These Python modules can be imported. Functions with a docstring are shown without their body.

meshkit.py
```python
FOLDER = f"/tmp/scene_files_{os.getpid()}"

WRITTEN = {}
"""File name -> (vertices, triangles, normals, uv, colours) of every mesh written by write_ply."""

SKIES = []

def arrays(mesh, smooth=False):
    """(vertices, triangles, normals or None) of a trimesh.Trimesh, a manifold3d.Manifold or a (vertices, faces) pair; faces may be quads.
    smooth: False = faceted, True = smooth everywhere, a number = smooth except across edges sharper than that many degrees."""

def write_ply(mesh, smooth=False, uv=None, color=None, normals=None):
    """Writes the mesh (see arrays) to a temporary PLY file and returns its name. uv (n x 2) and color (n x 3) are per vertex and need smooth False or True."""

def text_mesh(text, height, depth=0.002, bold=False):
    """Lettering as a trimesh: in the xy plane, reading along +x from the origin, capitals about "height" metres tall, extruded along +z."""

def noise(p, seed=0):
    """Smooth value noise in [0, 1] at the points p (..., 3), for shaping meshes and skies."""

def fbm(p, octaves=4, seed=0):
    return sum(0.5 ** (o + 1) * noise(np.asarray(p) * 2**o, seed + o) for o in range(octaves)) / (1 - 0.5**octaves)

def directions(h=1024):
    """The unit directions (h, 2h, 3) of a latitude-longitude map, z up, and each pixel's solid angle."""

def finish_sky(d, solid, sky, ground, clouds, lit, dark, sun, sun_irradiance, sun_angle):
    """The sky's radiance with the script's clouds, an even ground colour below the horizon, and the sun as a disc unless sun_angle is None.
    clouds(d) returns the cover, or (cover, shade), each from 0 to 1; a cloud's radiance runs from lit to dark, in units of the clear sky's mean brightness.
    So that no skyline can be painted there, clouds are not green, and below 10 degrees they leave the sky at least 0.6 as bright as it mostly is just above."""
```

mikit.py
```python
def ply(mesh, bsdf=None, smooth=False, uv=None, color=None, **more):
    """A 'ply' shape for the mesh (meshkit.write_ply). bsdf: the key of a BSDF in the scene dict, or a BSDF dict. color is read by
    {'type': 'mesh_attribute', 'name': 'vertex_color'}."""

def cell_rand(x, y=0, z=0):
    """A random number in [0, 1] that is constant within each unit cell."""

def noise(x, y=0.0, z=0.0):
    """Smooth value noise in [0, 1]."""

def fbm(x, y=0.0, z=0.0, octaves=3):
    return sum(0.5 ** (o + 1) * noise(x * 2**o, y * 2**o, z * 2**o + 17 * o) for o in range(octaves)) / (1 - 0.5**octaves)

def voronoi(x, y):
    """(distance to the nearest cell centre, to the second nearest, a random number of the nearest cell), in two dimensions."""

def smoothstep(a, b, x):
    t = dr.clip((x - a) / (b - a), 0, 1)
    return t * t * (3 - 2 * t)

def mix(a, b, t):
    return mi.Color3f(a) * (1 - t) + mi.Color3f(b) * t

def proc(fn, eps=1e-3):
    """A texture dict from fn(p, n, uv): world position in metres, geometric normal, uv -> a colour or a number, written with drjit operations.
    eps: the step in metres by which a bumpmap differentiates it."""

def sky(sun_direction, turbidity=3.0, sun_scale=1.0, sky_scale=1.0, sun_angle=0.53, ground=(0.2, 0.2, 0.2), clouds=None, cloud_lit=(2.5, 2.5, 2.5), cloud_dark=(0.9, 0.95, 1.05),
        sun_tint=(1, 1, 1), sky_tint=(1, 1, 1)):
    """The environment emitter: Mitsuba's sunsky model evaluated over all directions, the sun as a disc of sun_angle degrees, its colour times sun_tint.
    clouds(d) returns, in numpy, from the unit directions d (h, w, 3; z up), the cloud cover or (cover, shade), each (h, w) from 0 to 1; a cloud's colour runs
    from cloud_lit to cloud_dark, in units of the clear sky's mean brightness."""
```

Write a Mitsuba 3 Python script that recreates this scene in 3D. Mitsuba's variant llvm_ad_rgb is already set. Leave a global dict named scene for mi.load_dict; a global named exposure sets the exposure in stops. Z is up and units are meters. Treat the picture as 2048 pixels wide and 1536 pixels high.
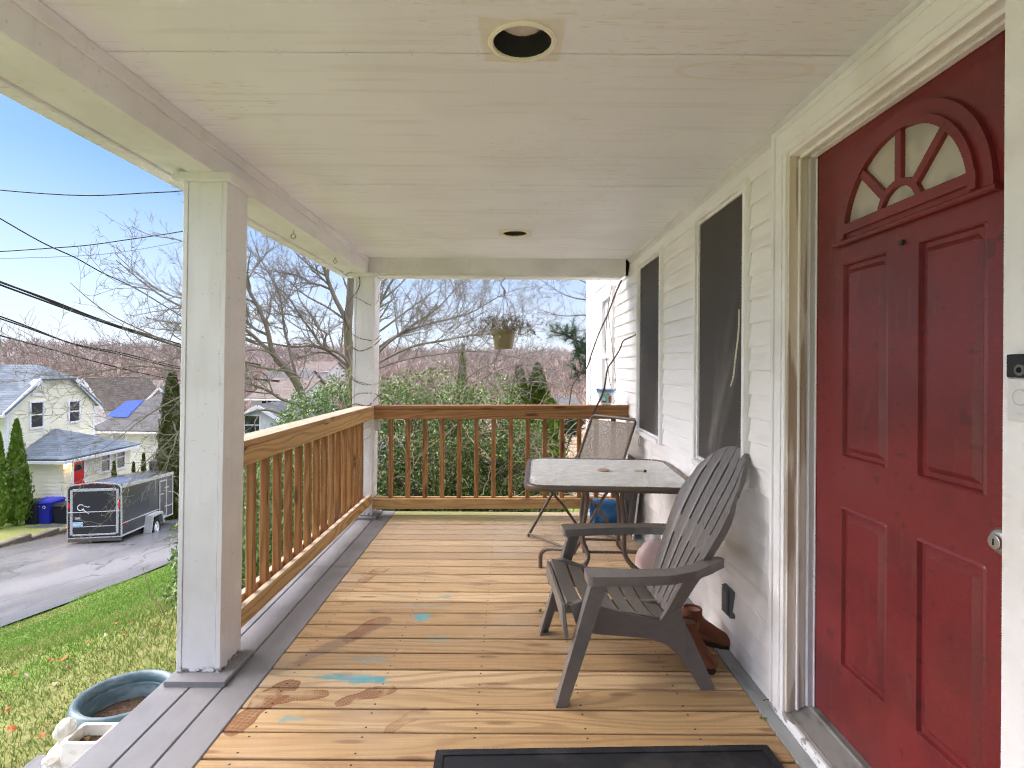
import math
import numpy as np, trimesh, drjit as dr, mitsuba as mi
import mikit, meshkit
from mikit import proc, noise, fbm, voronoi, cell_rand, smoothstep, mix
from trimesh.creation import extrude_polygon
from shapely.geometry import Polygon, box as sbox
T = mi.ScalarTransform4f
PI = math.pi

# ------------------------------------------------------------------ camera, sky, exposure
CAMZ, F = 1.339, 1120.0            # F in pixels of the 2048 px wide photograph
scene, labels = {}, {}
scene['camera'] = {'type': 'perspective', 'fov': math.degrees(2 * math.atan(1024 / F)), 'fov_axis': 'x',
    'near_clip': 0.05, 'far_clip': 3000.0,
    'principal_point_offset_x': 5 / 2048, 'principal_point_offset_y': 35 / 1536,
    'to_world': T().look_at(origin=[0, 0, CAMZ], target=[0, 10, CAMZ], up=[-0.006, 0, 1])}

def clouds(d):
    """Thin bright overcast overhead, a blue break lower down, white haze along the horizon."""
    z = np.clip(d[..., 2], 0, 1)
    q = d / np.maximum(z[..., None] + .18, .05)
    q = q * np.array([1.0, 1.0, 0]) + np.array([3.1, 7.7, .5])
    f = meshkit.fbm(q * 1.1, 5, 3)
    t = np.clip((z - .36) / .34, 0, 1); high = t * t * (3 - 2 * t)
    low = np.clip(1 - z / .30, 0, 1) ** 1.2
    wisp = np.clip((f - .46) / .3, 0, 1) * .5
    return np.clip(np.maximum.reduce([high * (.75 + .5 * (f - .4)), .80 * low, wisp * (.45 + .55 * low)]), 0, 1), 1 - high

scene['sky'] = mikit.sky((-.78, .14, .61), turbidity=3, sun_scale=.46, sky_scale=.44, sun_angle=52, clouds=clouds,
    cloud_lit=(8.3, 8.4, 9.2), cloud_dark=(2.5, 2.5, 2.56), sun_tint=(.90, .98, 1.28), sky_tint=(.80, .97, 1.28), ground=(.16, .17, .13))
exposure = 3.5

def at(px, py, D):
    """A photograph pixel at depth D (metres along +y) as a world point."""
    mx, my = px - 1019.0, py - 733.0
    return np.array([(mx + .006 * my) * D / F, D, CAMZ - (my - .006 * mx) * D / F])

# ------------------------------------------------------------------ helpers
_used = set()
def numbered(key):
    if key not in _used:
        _used.add(key); return key
    k = 1
    while f'{key}_{k:03d}' in _used: k += 1
    key = f'{key}_{k:03d}'; _used.add(key); return key
def tag(key, label=None, cat=None, group=None, kind=None):
    d = labels.setdefault(key, {})
    for n, v in (('label', label), ('category', cat), ('group', group), ('kind', kind)):
        if v: d[n] = v
    return key
def thing(name, label, cat, group=None, kind=None):
    return tag(numbered(name), label, cat, group, kind)
def put(name, mesh, mat, parent=None, smooth=False, uv=None, color=None, label=None, **more):
    key = numbered((parent + '__' if parent else '') + name)
    if isinstance(mesh, tuple) and len(mesh) == 3: mesh, uv = mesh[:2], mesh[2]
    scene[key] = mikit.ply(mesh, mat, smooth=smooth, uv=uv, color=color, **more)
    if label: tag(key, label)
    return key

def cat_m(*ms):
    vs, fs, us, n = [], [], [], 0
    hasuv = all(len(m) == 3 for m in ms if isinstance(m, tuple))
    for m in ms:
        if not isinstance(m, tuple): m = (np.asarray(m.vertices), np.asarray(m.faces)); hasuv = False
        f = np.asarray(m[1])
        if f.shape[1] == 4: f = np.vstack([f[:, [0, 1, 2]], f[:, [0, 2, 3]]])
        vs.append(m[0]); fs.append(f + n); n += len(m[0])
        if hasuv: us.append(m[2])
    return (np.vstack(vs), np.vstack(fs), np.vstack(us)) if hasuv else (np.vstack(vs), np.vstack(fs))

_seed = [0]
def board(p0, p1, wdir, w, t, bev=.003, seed=None, skew=(0, 0)):
    """Chamfered board from p0 to p1 (centre line), width w along wdir, thickness t; uv = metres along, metres round (offset by a seed)."""
    p0, p1, wd = np.asarray(p0, float), np.asarray(p1, float), np.asarray(wdir, float)
    a = p1 - p0; L = np.linalg.norm(a); a = a / L
    wd = wd - a * (wd @ a); wd /= np.linalg.norm(wd); td = np.cross(a, wd)
    h, k, b = w / 2, t / 2, min(bev, w / 3, t / 3)
    pr = np.array([[-h + b, -k], [h - b, -k], [h, -k + b], [h, k - b], [h - b, k], [-h + b, k], [-h, k - b], [-h, -k + b], [-h + b, -k]])
    per = np.concatenate([[0], np.cumsum(np.linalg.norm(np.diff(pr, axis=0), axis=1))])
    if seed is None:
        _seed[0] += 1; seed = _seed[0]
    ou, ov = (seed * 7.31) % 97.0, (seed * 3.77) % 61.0
    ring = pr[:, :1] * wd + pr[:, 1:] * td
    v = np.vstack([p0 + ring, p1 + ring]); uv = np.vstack([np.stack([per * 0 + ou, per + ov], 1), np.stack([per * 0 + L + ou, per + ov], 1)])
    i = np.arange(8)
    f = np.vstack([np.stack([i, i + 10, i + 9], 1), np.stack([i, i + 1, i + 10], 1)])
    e0 = p0 + ring[:8]; e1 = p1 + ring[:8]
    euv = pr[:8] * np.array([.3, 1]) + [ou + 5, ov]
    fan = np.stack([np.zeros(6, int), np.arange(1, 7), np.arange(2, 8)], 1)
    v = np.vstack([v, e0, e1]); uv = np.vstack([uv, euv, euv + .1])
    f = np.vstack([f, fan + 18, fan[:, ::-1] + 26])
    m = trimesh.Trimesh(v, f, process=False)
    if m.volume < 0: f = f[:, ::-1]
    return v, f, uv
def bx(x0, x1, y0, y1, z0, z1, bev=.002, seed=None):
    """Axis-aligned chamfered box; grain along its longest side."""
    d = [x1 - x0, y1 - y0, z1 - z0]; c = [(x0 + x1) / 2, (y0 + y1) / 2, (z0 + z1) / 2]
    k = int(np.argmax(d)); o = [j for j in range(3) if j != k]; o.sort(key=lambda j: -d[j])
    p0, p1 = list(c), list(c); p0[k] -= d[k] / 2; p1[k] += d[k] / 2
    w = [0, 0, 0]; w[o[0]] = 1
    return board(p0, p1, w, d[o[0]], d[o[1]], bev, seed)
def ground_uv(m): return m

def tube(pts, r, n=8, caps=True):
    pts = np.asarray(pts, float); r = np.broadcast_to(r, len(pts)).astype(float)
    tg = np.gradient(pts, axis=0); tg /= np.linalg.norm(tg, axis=1, keepdims=True) + 1e-12
    ref = np.array([0, 0, 1.0]) if abs(tg[0, 2]) < .9 else np.array([1.0, 0, 0])
    u = np.cross(tg[0], ref); u /= np.linalg.norm(u); us = []
    for k in range(len(pts)):
        u = u - tg[k] * (u @ tg[k]); u /= np.linalg.norm(u) + 1e-12; us.append(u)
    us = np.array(us); ws = np.cross(tg, us)
    an = np.arange(n) * 2 * PI / n
    v = pts[:, None] + r[:, None, None] * (np.cos(an)[None, :, None] * us[:, None] + np.sin(an)[None, :, None] * ws[:, None])
    m = len(pts); v = v.reshape(-1, 3); f = []
    i = np.arange(n); j = (i + 1) % n
    for k in range(m - 1):
        a, b = k * n, (k + 1) * n
        f += [np.stack([a + i, a + j, b + j], 1), np.stack([a + i, b + j, b + i], 1)]
    if caps:
        v = np.vstack([v, pts[:1], pts[-1:]])
        f += [np.stack([j, i, i * 0 + m * n], 1), np.stack([(m - 1) * n + i, (m - 1) * n + j, i * 0 + m * n + 1], 1)]
    return v, np.vstack(f)
def smooth_path(pts, n=24):
    pts = np.asarray(pts, float)
    from scipy.interpolate import CubicSpline, PchipInterpolator
    s = np.concatenate([[0], np.cumsum(np.linalg.norm(np.diff(pts, axis=0), axis=1))])
    return CubicSpline(s, pts, axis=0, bc_type='natural')(np.linspace(0, s[-1], n))
def lathe(prof, n=40, c=(0, 0, 0), closed=False):
    """Revolves (r, z) rows about z."""
    prof = np.asarray(prof, float); m = len(prof); an = np.arange(n) * 2 * PI / n
    v = np.stack([prof[:, None, 0] * np.cos(an), prof[:, None, 0] * np.sin(an), np.repeat(prof[:, 1:2], n, 1)], -1).reshape(-1, 3) + np.asarray(c)
    i = np.arange(n); j = (i + 1) % n; f = []
    for k in range(m - 1):
        a, b = k * n, (k + 1) * n
        f += [np.stack([a + i, a + j, b + j], 1), np.stack([a + i, b + j, b + i], 1)]
    return v, np.vstack(f)
def extr(poly, h):
    m = extrude_polygon(poly, h, engine='earcut'); return np.array(m.vertices), np.array(m.faces)
def extr_axis(pts, axis, a0, a1):
    """Polygon in the plane across an axis ('x': (y,z), 'y': (x,z)), extruded from a0 to a1."""
    p = pts if isinstance(pts, Polygon) else Polygon(pts)
    v, f = extr(p, a1 - a0)
    if axis == 'x': v = np.stack([v[:, 2] + a0, v[:, 0], v[:, 1]], 1)
    elif axis == 'y': v = np.stack([v[:, 0], v[:, 2] + a0, v[:, 1]], 1); f = f[:, ::-1]
    else: v = v + [0, 0, a0]
    return v, f
def rot_z(v, a, c=(0, 0, 0)):
    c = np.asarray(c, float); q = np.asarray(v) - c; s, k = math.sin(a), math.cos(a)
    return np.stack([q[:, 0] * k - q[:, 1] * s, q[:, 0] * s + q[:, 1] * k, q[:, 2]], 1) + c
def ell(c, r, sub=3):
    m = trimesh.creation.icosphere(sub); return np.array(m.vertices) * np.asarray(r) + np.asarray(c), np.array(m.faces)
def hull(*parts):
    p = np.vstack([q[0] if isinstance(q, tuple) else q for q in parts]); m = trimesh.convex.convex_hull(p)
    return np.array(m.vertices), np.array(m.faces)
def box8(x0, x1, y0, y1, z0, z1):
    return np.array([[x, y, z] for x in (x0, x1) for y in (y0, y1) for z in (z0, z1)], float)
def rbox(x0, x1, y0, y1, z0, z1, r):
    return hull(*[ell((x, y, z), (r, r, r), 1) for x in (x0 + r, x1 - r) for y in (y0 + r, y1 - r) for z in (z0 + r, z1 - r)])

# ------------------------------------------------------------------ materials
def mat(key, d, two=True):
    scene[key] = {'type': 'twosided', 'b': d} if two else d
    return key
def rgb(c): return {'type': 'rgb', 'value': list(c)}
def pr(key, col, rough=.6, spec=.4, metallic=0., **k):
    return mat(key, {'type': 'principled', 'base_color': col if isinstance(col, dict) else rgb(col), 'roughness': rough, 'specular': spec, 'metallic': metallic, **k})
def bump(key, col, bfn, scale, rough=.6, spec=.4, eps=1e-3, **k):
    inner = {'type': 'principled', 'base_color': col if isinstance(col, dict) else rgb(col), 'roughness': rough, 'specular': spec, **k}
    return mat(key, {'type': 'bumpmap', 'tex': proc(bfn, eps), 'scale': scale, 'bsdf': inner})

def grain(u, v):
    w = fbm(u * .9, v * 7, 0, 3)
    rings = .5 + .5 * dr.sin(v * 130 + w * 46 + 9 * noise(u * .5, v * 2.2))
    fine = noise(u * 5, v * 700)
    return rings, fine, w
def spot(p, cx, cy, rx, ry, ang, n, soft=.45):
    c, s = math.cos(ang), math.sin(ang)
    dx, dy = p.x - cx, p.y - cy
    a, b = (dx * c + dy * s) / rx, (-dx * s + dy * c) / ry
    return 1 - smoothstep(1 - soft, 1 + soft, dr.sqrt(a * a + b * b) + (n - .5) * 2.2)
def shoe(p, cx, cy, ang, L, n):
    """A tracked footprint: sole and heel outline with a tread pattern."""
    c, s = math.cos(ang), math.sin(ang)
    dx, dy = p.x - cx, p.y - cy
    a, b = (dx * c + dy * s) / L, (-dx * s + dy * c) / L
    b = b + .05 * a * a * 4 - .02
    w = .185 * dr.power(dr.maximum(1 - 4 * a * a, 1e-4), .32) * (1 - .34 * dr.exp(-dr.square((a + .10) / .13))) * (.88 + .25 * a)
    d = dr.select(dr.abs(a) < .5, dr.abs(b) / dr.maximum(w, 1e-3), 9.0)
    ins = 1 - smoothstep(.92, 1.06, d + (n - .5) * .35)
    edge = ins * smoothstep(.70, .90, d)
    tread = ins * smoothstep(.25, .55, dr.abs(dr.sin(a * 70 + b * 8) * dr.sin(b * 60)))
    return dr.clip(edge * .7 + tread * .4 + ins * .5, 0, 1) * smoothstep(.30, .62, n + .12)

DECK0, PITCH = 2.046, .1416
def deck_col(p, n, uv):
    u, v = uv.x, uv.y
    rings, fine, w = grain(u, v)
    k = dr.floor((p.y - DECK0) / PITCH)
    rnd, r2 = cell_rand(k, 3, 1), cell_rand(k, 9, 4)
    base = mix((.49, .325, .155), (.345, .215, .094), rnd)
    base = mix(base, (.61, .455, .265), .6 * smoothstep(.5, 1, r2))
    col = mix(base, (.27, .145, .065), smoothstep(.35, .95, rings) * (.32 + .5 * w))
    col = col * (.84 + .32 * fine) * (.80 + .40 * fbm(p.x * .9, k * 3.7, 5, 3))
    d1, d2, wh = voronoi(u * 1.3, v * 6.5)
    kn = (1 - smoothstep(.035, .10, d1)) * smoothstep(.55, .6, wh)
    col = mix(col, (.16, .075, .03), kn * .75)
    big = fbm(p.x * 1.7, p.y * 1.7, 0, 4)
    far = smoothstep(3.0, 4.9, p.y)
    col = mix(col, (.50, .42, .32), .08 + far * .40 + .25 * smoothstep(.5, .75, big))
    n1, n2 = noise(p.x * 26, p.y * 26, 4), fbm(p.x * 14, p.y * 14, 7, 3)
    col = mix(col, (.22, .24, .06), .75 * smoothstep(4.72, 5.1, p.y + .25 * (big - .5)) * (1 - smoothstep(-.4, .9, p.x)))
    col = mix(col, (.17, .12, .09), .6 * spot(p, -.80, 2.72, .20, .035, .9, n2) + .6 * spot(p, -.72, 3.05, .035, .03, 0, n2) + .4 * spot(p, .25, 3.0, .2, .02, 0, n2))
    teal = spot(p, -.655, 2.40, .125, .028, .05, n2) + .55 * spot(p, -.60, 2.555, .10, .022, .15, n2) + .9 * spot(p, -.795, 2.12, .040, .022, .2, n2) \
        + .9 * spot(p, -.465, 2.99, .032, .035, .3, n2) + .5 * spot(p, -.55, 3.13, .12, .012, 0, n2) + .7 * spot(p, -.35, 3.25, .035, .02, 0, n2) + .3 * spot(p, -.36, 2.75, .08, .02, 0, n2)
    mud = shoe(p, -.965, 2.205, 1.28, .38, n2) * 1.5 + shoe(p, -.835, 2.26, .30, .22, n2) * 1.2 + shoe(p, -.575, 2.275, .50, .25, n2) * 1.2 + shoe(p, -.72, 2.85, 1.05, .31, n2) * 1.3 + shoe(p, -.865, 3.59, 1.2, .29, n2) \
        + .6 * shoe(p, -.38, 2.12, .8, .2, n2) + .5 * shoe(p, -.30, 4.75, .4, .2, n2) + .4 * spot(p, -.70, 2.43, .03, .02, 0, n2)
    col = mix(col, (.19, .075, .03), dr.clip(mud, 0, 1) * .85)
    col = mix(col, (.025, .30, .38), dr.clip(teal, 0, 1) * (.45 + .5 * n1))
    # screw heads: two rows per joist, two screws per board
    jx = p.x - (-.93 + .4064 * dr.floor((p.x + .93) / .4064 + .5))
    fy = (p.y - DECK0) / PITCH - k
    sy = dr.minimum(dr.abs(fy - .2), dr.abs(fy - .8)) * PITCH
    col = mix(col, (.05, .04, .035), 1 - smoothstep(.0035, .0055, dr.sqrt(jx * jx + sy * sy)))
    return col
def deck_bump(p, n, uv):
    rings, fine, w = grain(uv.x, uv.y)
    return fine * .5 + rings * .3
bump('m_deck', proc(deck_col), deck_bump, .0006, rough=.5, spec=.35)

def rail_col(p, n, uv):
    u, v = uv.x, uv.y
    rings, fine, w = grain(u, v)
    rnd = cell_rand(dr.floor(v / 3.0), dr.floor(u / 7.0), 2)
    base = mix((.41, .225, .09), (.315, .15, .056), rnd)
    col = mix(base, (.20, .075, .022), smoothstep(.3, .9, rings) * (.3 + .5 * w))
    d1, d2, wh = voronoi(u * 1.6, v * 7)
    col = mix(col, (.09, .035, .012), (1 - smoothstep(.05, .13, d1)) * smoothstep(.5, .55, wh) * .85)
    col = mix(col, (.12, .07, .045), .6 * smoothstep(.58, .75, fbm(u * 1.2, v * 4, 8, 3)))
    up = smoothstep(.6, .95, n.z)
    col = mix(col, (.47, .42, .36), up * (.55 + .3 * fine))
    return col * (.85 + .3 * fine)
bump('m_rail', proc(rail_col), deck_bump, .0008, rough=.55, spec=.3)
def rail2_col(p, n, uv):
    u, v = uv.x, uv.y
    rings, fine, w = grain(u, v)
    rnd = cell_rand(dr.floor(v / 3.0), dr.floor(u / 7.0), 5)
    base = mix((.56, .37, .165), (.46, .28, .12), rnd)
    col = mix(base, (.27, .13, .05), smoothstep(.3, .95, rings) * (.25 + .45 * w))
    d1, d2, wh = voronoi(u * 1.8, v * 7)
    col = mix(col, (.11, .05, .02), (1 - smoothstep(.05, .14, d1)) * smoothstep(.45, .5, wh) * .85)
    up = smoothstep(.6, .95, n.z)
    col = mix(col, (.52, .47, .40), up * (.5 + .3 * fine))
    return col * (.87 + .26 * fine)
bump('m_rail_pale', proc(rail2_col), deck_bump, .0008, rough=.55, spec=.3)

def comp_col(p, n, uv):
    g = noise(uv.x * 40, uv.y * 900)
    b = fbm(p.x * 3, p.y * 3, 0, 4)
    c = mix((.215, .21, .22), (.165, .16, .165), smoothstep(.4, .7, b))
    return c * (.92 + .16 * g)
bump('m_composite', proc(comp_col), lambda p, n, uv: noise(uv.x * 60, uv.y * 900), .0004, rough=.38, spec=.45)

def ceil_col(p, n, uv):
    b = fbm(p.x * 1.3, p.y * 1.3, 2, 4)
    streak = fbm(p.x * 2.2, p.y * 38, 5, 3)
    sp = noise(p.x * 130, p.y * 130, 3)
    c = mix((.83, .835, .905), (.765, .765, .825), smoothstep(.35, .7, b))
    c = mix(c, (.60, .57, .54), .22 * smoothstep(.56, .75, streak) + .35 * smoothstep(.90, .94, sp) * smoothstep(.5, .6, b))
    c = mix(c, (.62, .585, .53), .5 * smoothstep(.80, .84, noise(p.x * 24, p.y * 190, 8)) * smoothstep(.55, .65, fbm(p.x * 2, p.y * 2, 7, 3)))
    for lx, ly in ((.032, 1.645), (.034, 4.006)):
        q = dr.maximum(dr.abs(p.x - lx) / .125, dr.abs(p.y - ly) / .118) + .22 * (fbm(p.x * 9, p.y * 9, 1, 2) - .5)
        c = mix(c, (.66, .59, .49), .55 * (1 - smoothstep(.90, 1.0, q)))
    for s0 in (.485, 1.709, 2.955, 4.175):
        fx = p.x / .2032; fx = (fx - dr.floor(fx) - .5) * .2032; oy = dr.minimum(dr.abs(p.y - s0 - .012), dr.abs(p.y - s0 + .012))
        c = mix(c, (.52, .48, .42), .45 * (1 - smoothstep(.003, .0055, dr.sqrt(fx * fx + oy * oy))))
    w1 = dr.square((p.x - .75) / .22) + dr.square((p.y - 1.8) / .06)
    w2 = dr.square((p.x - .55) / .12) + dr.square((p.y - 2.3) / .05)
    ring = lambda q: smoothstep(.7, .95, q) * (1 - smoothstep(1.0, 1.12, q))
    c = mix(c, (.68, .60, .49), .4 * ring(w1) + .25 * ring(w2))
    return c
bump('m_ceiling', proc(ceil_col), lambda p, n, uv: fbm(p.x * 12, p.y * 160, 5, 2), .0005, rough=.5, spec=.25)

def paint_col(p, n, uv):
    b = fbm(p.x * 3, p.y * 3, p.z * 3, 4)
    st = fbm(p.x * 30, p.y * 30, p.z * 3, 3)
    sp = noise(p.x * 70, p.y * 70, p.z * 70)
    c = mix((.75, .745, .77), (.67, .66, .675), smoothstep(.4, .7, b))
    c = mix(c, (.54, .51, .46), .22 * smoothstep(.52, .80, st) + .6 * smoothstep(.87, .92, sp))
    chip = smoothstep(.50, .56, fbm(p.x * 60, p.y * 60, p.z * 60, 3)) * (1 - smoothstep(.030, .052, p.z)) * smoothstep(-.05, 0, p.z)
    c = mix(c, (.16, .145, .13), chip)
    c = mix(c, (.46, .43, .38), .5 * smoothstep(.55, .75, fbm(p.x * 6, p.y * 6, p.z * 2.5, 4)) * (1 - smoothstep(.1, .7, p.z)))
    return c
bump('m_paint', proc(paint_col), lambda p, n, uv: fbm(p.x * 60, p.y * 60, p.z * 20, 2), .0006, rough=.45, spec=.3)
def siding_col(p, n, uv):
    b = fbm(p.y * 1.6, p.z * 1.6, 3, 4)
    g = noise(uv.x * 14, uv.y * 500)
    g2 = fbm(uv.x * 3, uv.y * 40, 9, 3)
    c = mix((.86, .855, .85), (.80, .79, .78), smoothstep(.35, .7, b))
    c = mix(c, (.66, .64, .61), .30 * smoothstep(.55, .8, g2) + .12 * g)
    low = 1 - smoothstep(.2, 1.0, p.z)
    c = mix(c, (.42, .40, .38), .30 * low * smoothstep(.48, .68, fbm(p.y * 4, p.z * 2.2, 6, 4)))
    return c
bump('m_siding', proc(siding_col), lambda p, n, uv: fbm(uv.x * 9, uv.y * 120, 4, 2), .0011, rough=.36, spec=.4)
def white_col(p, n, uv):
    b = fbm(p.x * 5, p.y * 5, p.z * 5, 3)
    return mix((.82, .82, .83), (.73, .72, .71), smoothstep(.45, .75, b))
pr('m_white', proc(white_col), .4, .4)
def jamb_col(p, n, uv):
    st = fbm(p.y * 30 + p.x * 25, p.z * 2.5, 3, 4)
    return mix((.66, .60, .51), (.30, .22, .15), smoothstep(.55, .72, st) * .8)
pr('m_jamb', proc(jamb_col), .55, .3)
def sill_col(p, n, uv):
    b = fbm(p.x * 20, p.y * 8, 3, 4)
    return mix((.27, .265, .25), (.17, .16, .15), smoothstep(.4, .7, b))
pr('m_sill', proc(sill_col), .42, .5, metallic=.25)
def peel_col(p, n, uv):
    b = fbm(p.y * 22, p.z * 60, 5, 4)
    return mix((.74, .76, .78), (.30, .29, .27), smoothstep(.54, .60, b))
pr('m_peel', proc(peel_col), .5, .3)
def flash_col(p, n, uv):
    b = fbm(p.x * 16, p.y * 5, 1, 4)
    return mix((.31, .325, .325), (.235, .245, .245), smoothstep(.4, .7, b))
pr('m_flashing', proc(flash_col), .5, .4)
def door_col(p, n, uv):
    b = fbm(p.y * 5, p.z * 5, 2, 4)
    s = noise(p.y * 220, p.z * 220, 1)
    c = mix((.175, .022, .024), (.135, .019, .021), smoothstep(.35, .7, b))
    sc = fbm(p.y * 18, p.z * 34, 11, 4)
    rub = (1 - smoothstep(.05, .28, dr.sqrt(dr.square(p.y - 1.62) * 2 + dr.square(p.z - 1.45))))
    c = mix(c, (.085, .03, .026), rub * smoothstep(.54, .70, sc) * .5)
    c = mix(c, (.24, .13, .11), .10 * smoothstep(.60, .78, fbm(p.y * 40, p.z * 9, 21, 4)) * smoothstep(.45, .6, b))
    c = mix(c, (.07, .02, .02), .5 * smoothstep(.90, .94, noise(p.y * 34, p.z * 34, 5)))
    return c * (.93 + .14 * s)
bump('m_door', proc(door_col), lambda p, n, uv: fbm(p.y * 90, p.z * 90, p.x * 90, 2), .0006, rough=.33, spec=.5, eps=2e-3)
def pane_col(p, n, uv):
    b = fbm(p.y * 9, p.z * 9, 0, 3)
    return mix((.43, .40, .33), (.30, .28, .225), smoothstep(.35, .7, b))
pr('m_pane', proc(pane_col), .10, .6)
def fold_highlight(p):  # bright streaks of the screen folds, painted into the colour
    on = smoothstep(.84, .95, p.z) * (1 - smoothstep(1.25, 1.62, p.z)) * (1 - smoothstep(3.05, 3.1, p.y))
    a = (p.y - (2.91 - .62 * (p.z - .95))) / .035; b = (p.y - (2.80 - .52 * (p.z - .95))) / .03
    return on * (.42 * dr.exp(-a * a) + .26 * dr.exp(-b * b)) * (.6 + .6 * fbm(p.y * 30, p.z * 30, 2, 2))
def screen_col(p, n, uv):
    m = dr.abs(dr.sin(p.y * 900) * dr.sin(p.z * 900))
    return mix(mix((.040, .035, .033), (.075, .068, .063), fbm(p.y * 3, p.z * 2, 4, 3)), (.19, .175, .16), .75 * smoothstep(.52, .80, fbm(p.y * 7 + p.z * 2.2, p.z * .8, 9, 4)) * (1 - smoothstep(.9, 2.0, p.z)) + .10 + fold_highlight(p)) * (.8 + .3 * m)
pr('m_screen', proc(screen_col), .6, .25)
pr('m_glass_dark', (.03, .032, .035), .08, .6)
pr('m_black', (.012, .012, .013), .35, .4)
bump('m_rubber', proc(lambda p, n, uv: mix((.013, .014, .018), (.050, .048, .046), .55 * smoothstep(.5, .8, fbm(p.x * 7, p.y * 7, 2, 5)) + .5 * smoothstep(.93, .96, noise(p.x * 150, p.y * 150, 3)))), lambda p, n, uv: noise(p.x * 260, p.y * 260, 1), .002, rough=.6, spec=.35)
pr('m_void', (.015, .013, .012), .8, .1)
def resin_col(p, n, uv):
    g = noise(p.x * 25, p.y * 220, p.z * 60)
    return mix((.128, .115, .107), (.148, .134, .125), g) * (.93 + .14 * fbm(p.x * 6, p.y * 6, p.z * 6, 3))
bump('m_resin', proc(resin_col), lambda p, n, uv: noise(p.x * 40, p.y * 320, p.z * 90), .0004, rough=.40, spec=.5)
pr('m_bronze', (.115, .082, .062), .38, .5)
pr('m_bronze_pale', (.25, .20, .17), .4, .5)
pr('m_sling', (.26, .225, .195), .75, .2)
pr('m_steel', (.55, .54, .52), .28, .5, metallic=.9)
pr('m_iron', (.06, .055, .05), .5, .4, metallic=.6)
pr('m_wire', (.04, .036, .034), .6, .3)
def glass_bump(p, n, uv): return fbm(p.x * 42, p.y * 60, 2, 2)
def glass_col(p, n, uv): return mix((.70, .70, .68), (.80, .80, .78), smoothstep(.3, .7, fbm(p.x * 42, p.y * 60, 2, 2)))
scene['m_table_glass'] = {'type': 'twosided', 'b': {'type': 'bumpmap', 'tex': proc(glass_bump, 1.5e-3), 'scale': .022, 'bsdf': {'type': 'principled', 'base_color': proc(glass_col), 'roughness': .10, 'specular': 1.0, 'clearcoat': 1.0, 'clearcoat_gloss': .9}}}

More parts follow.
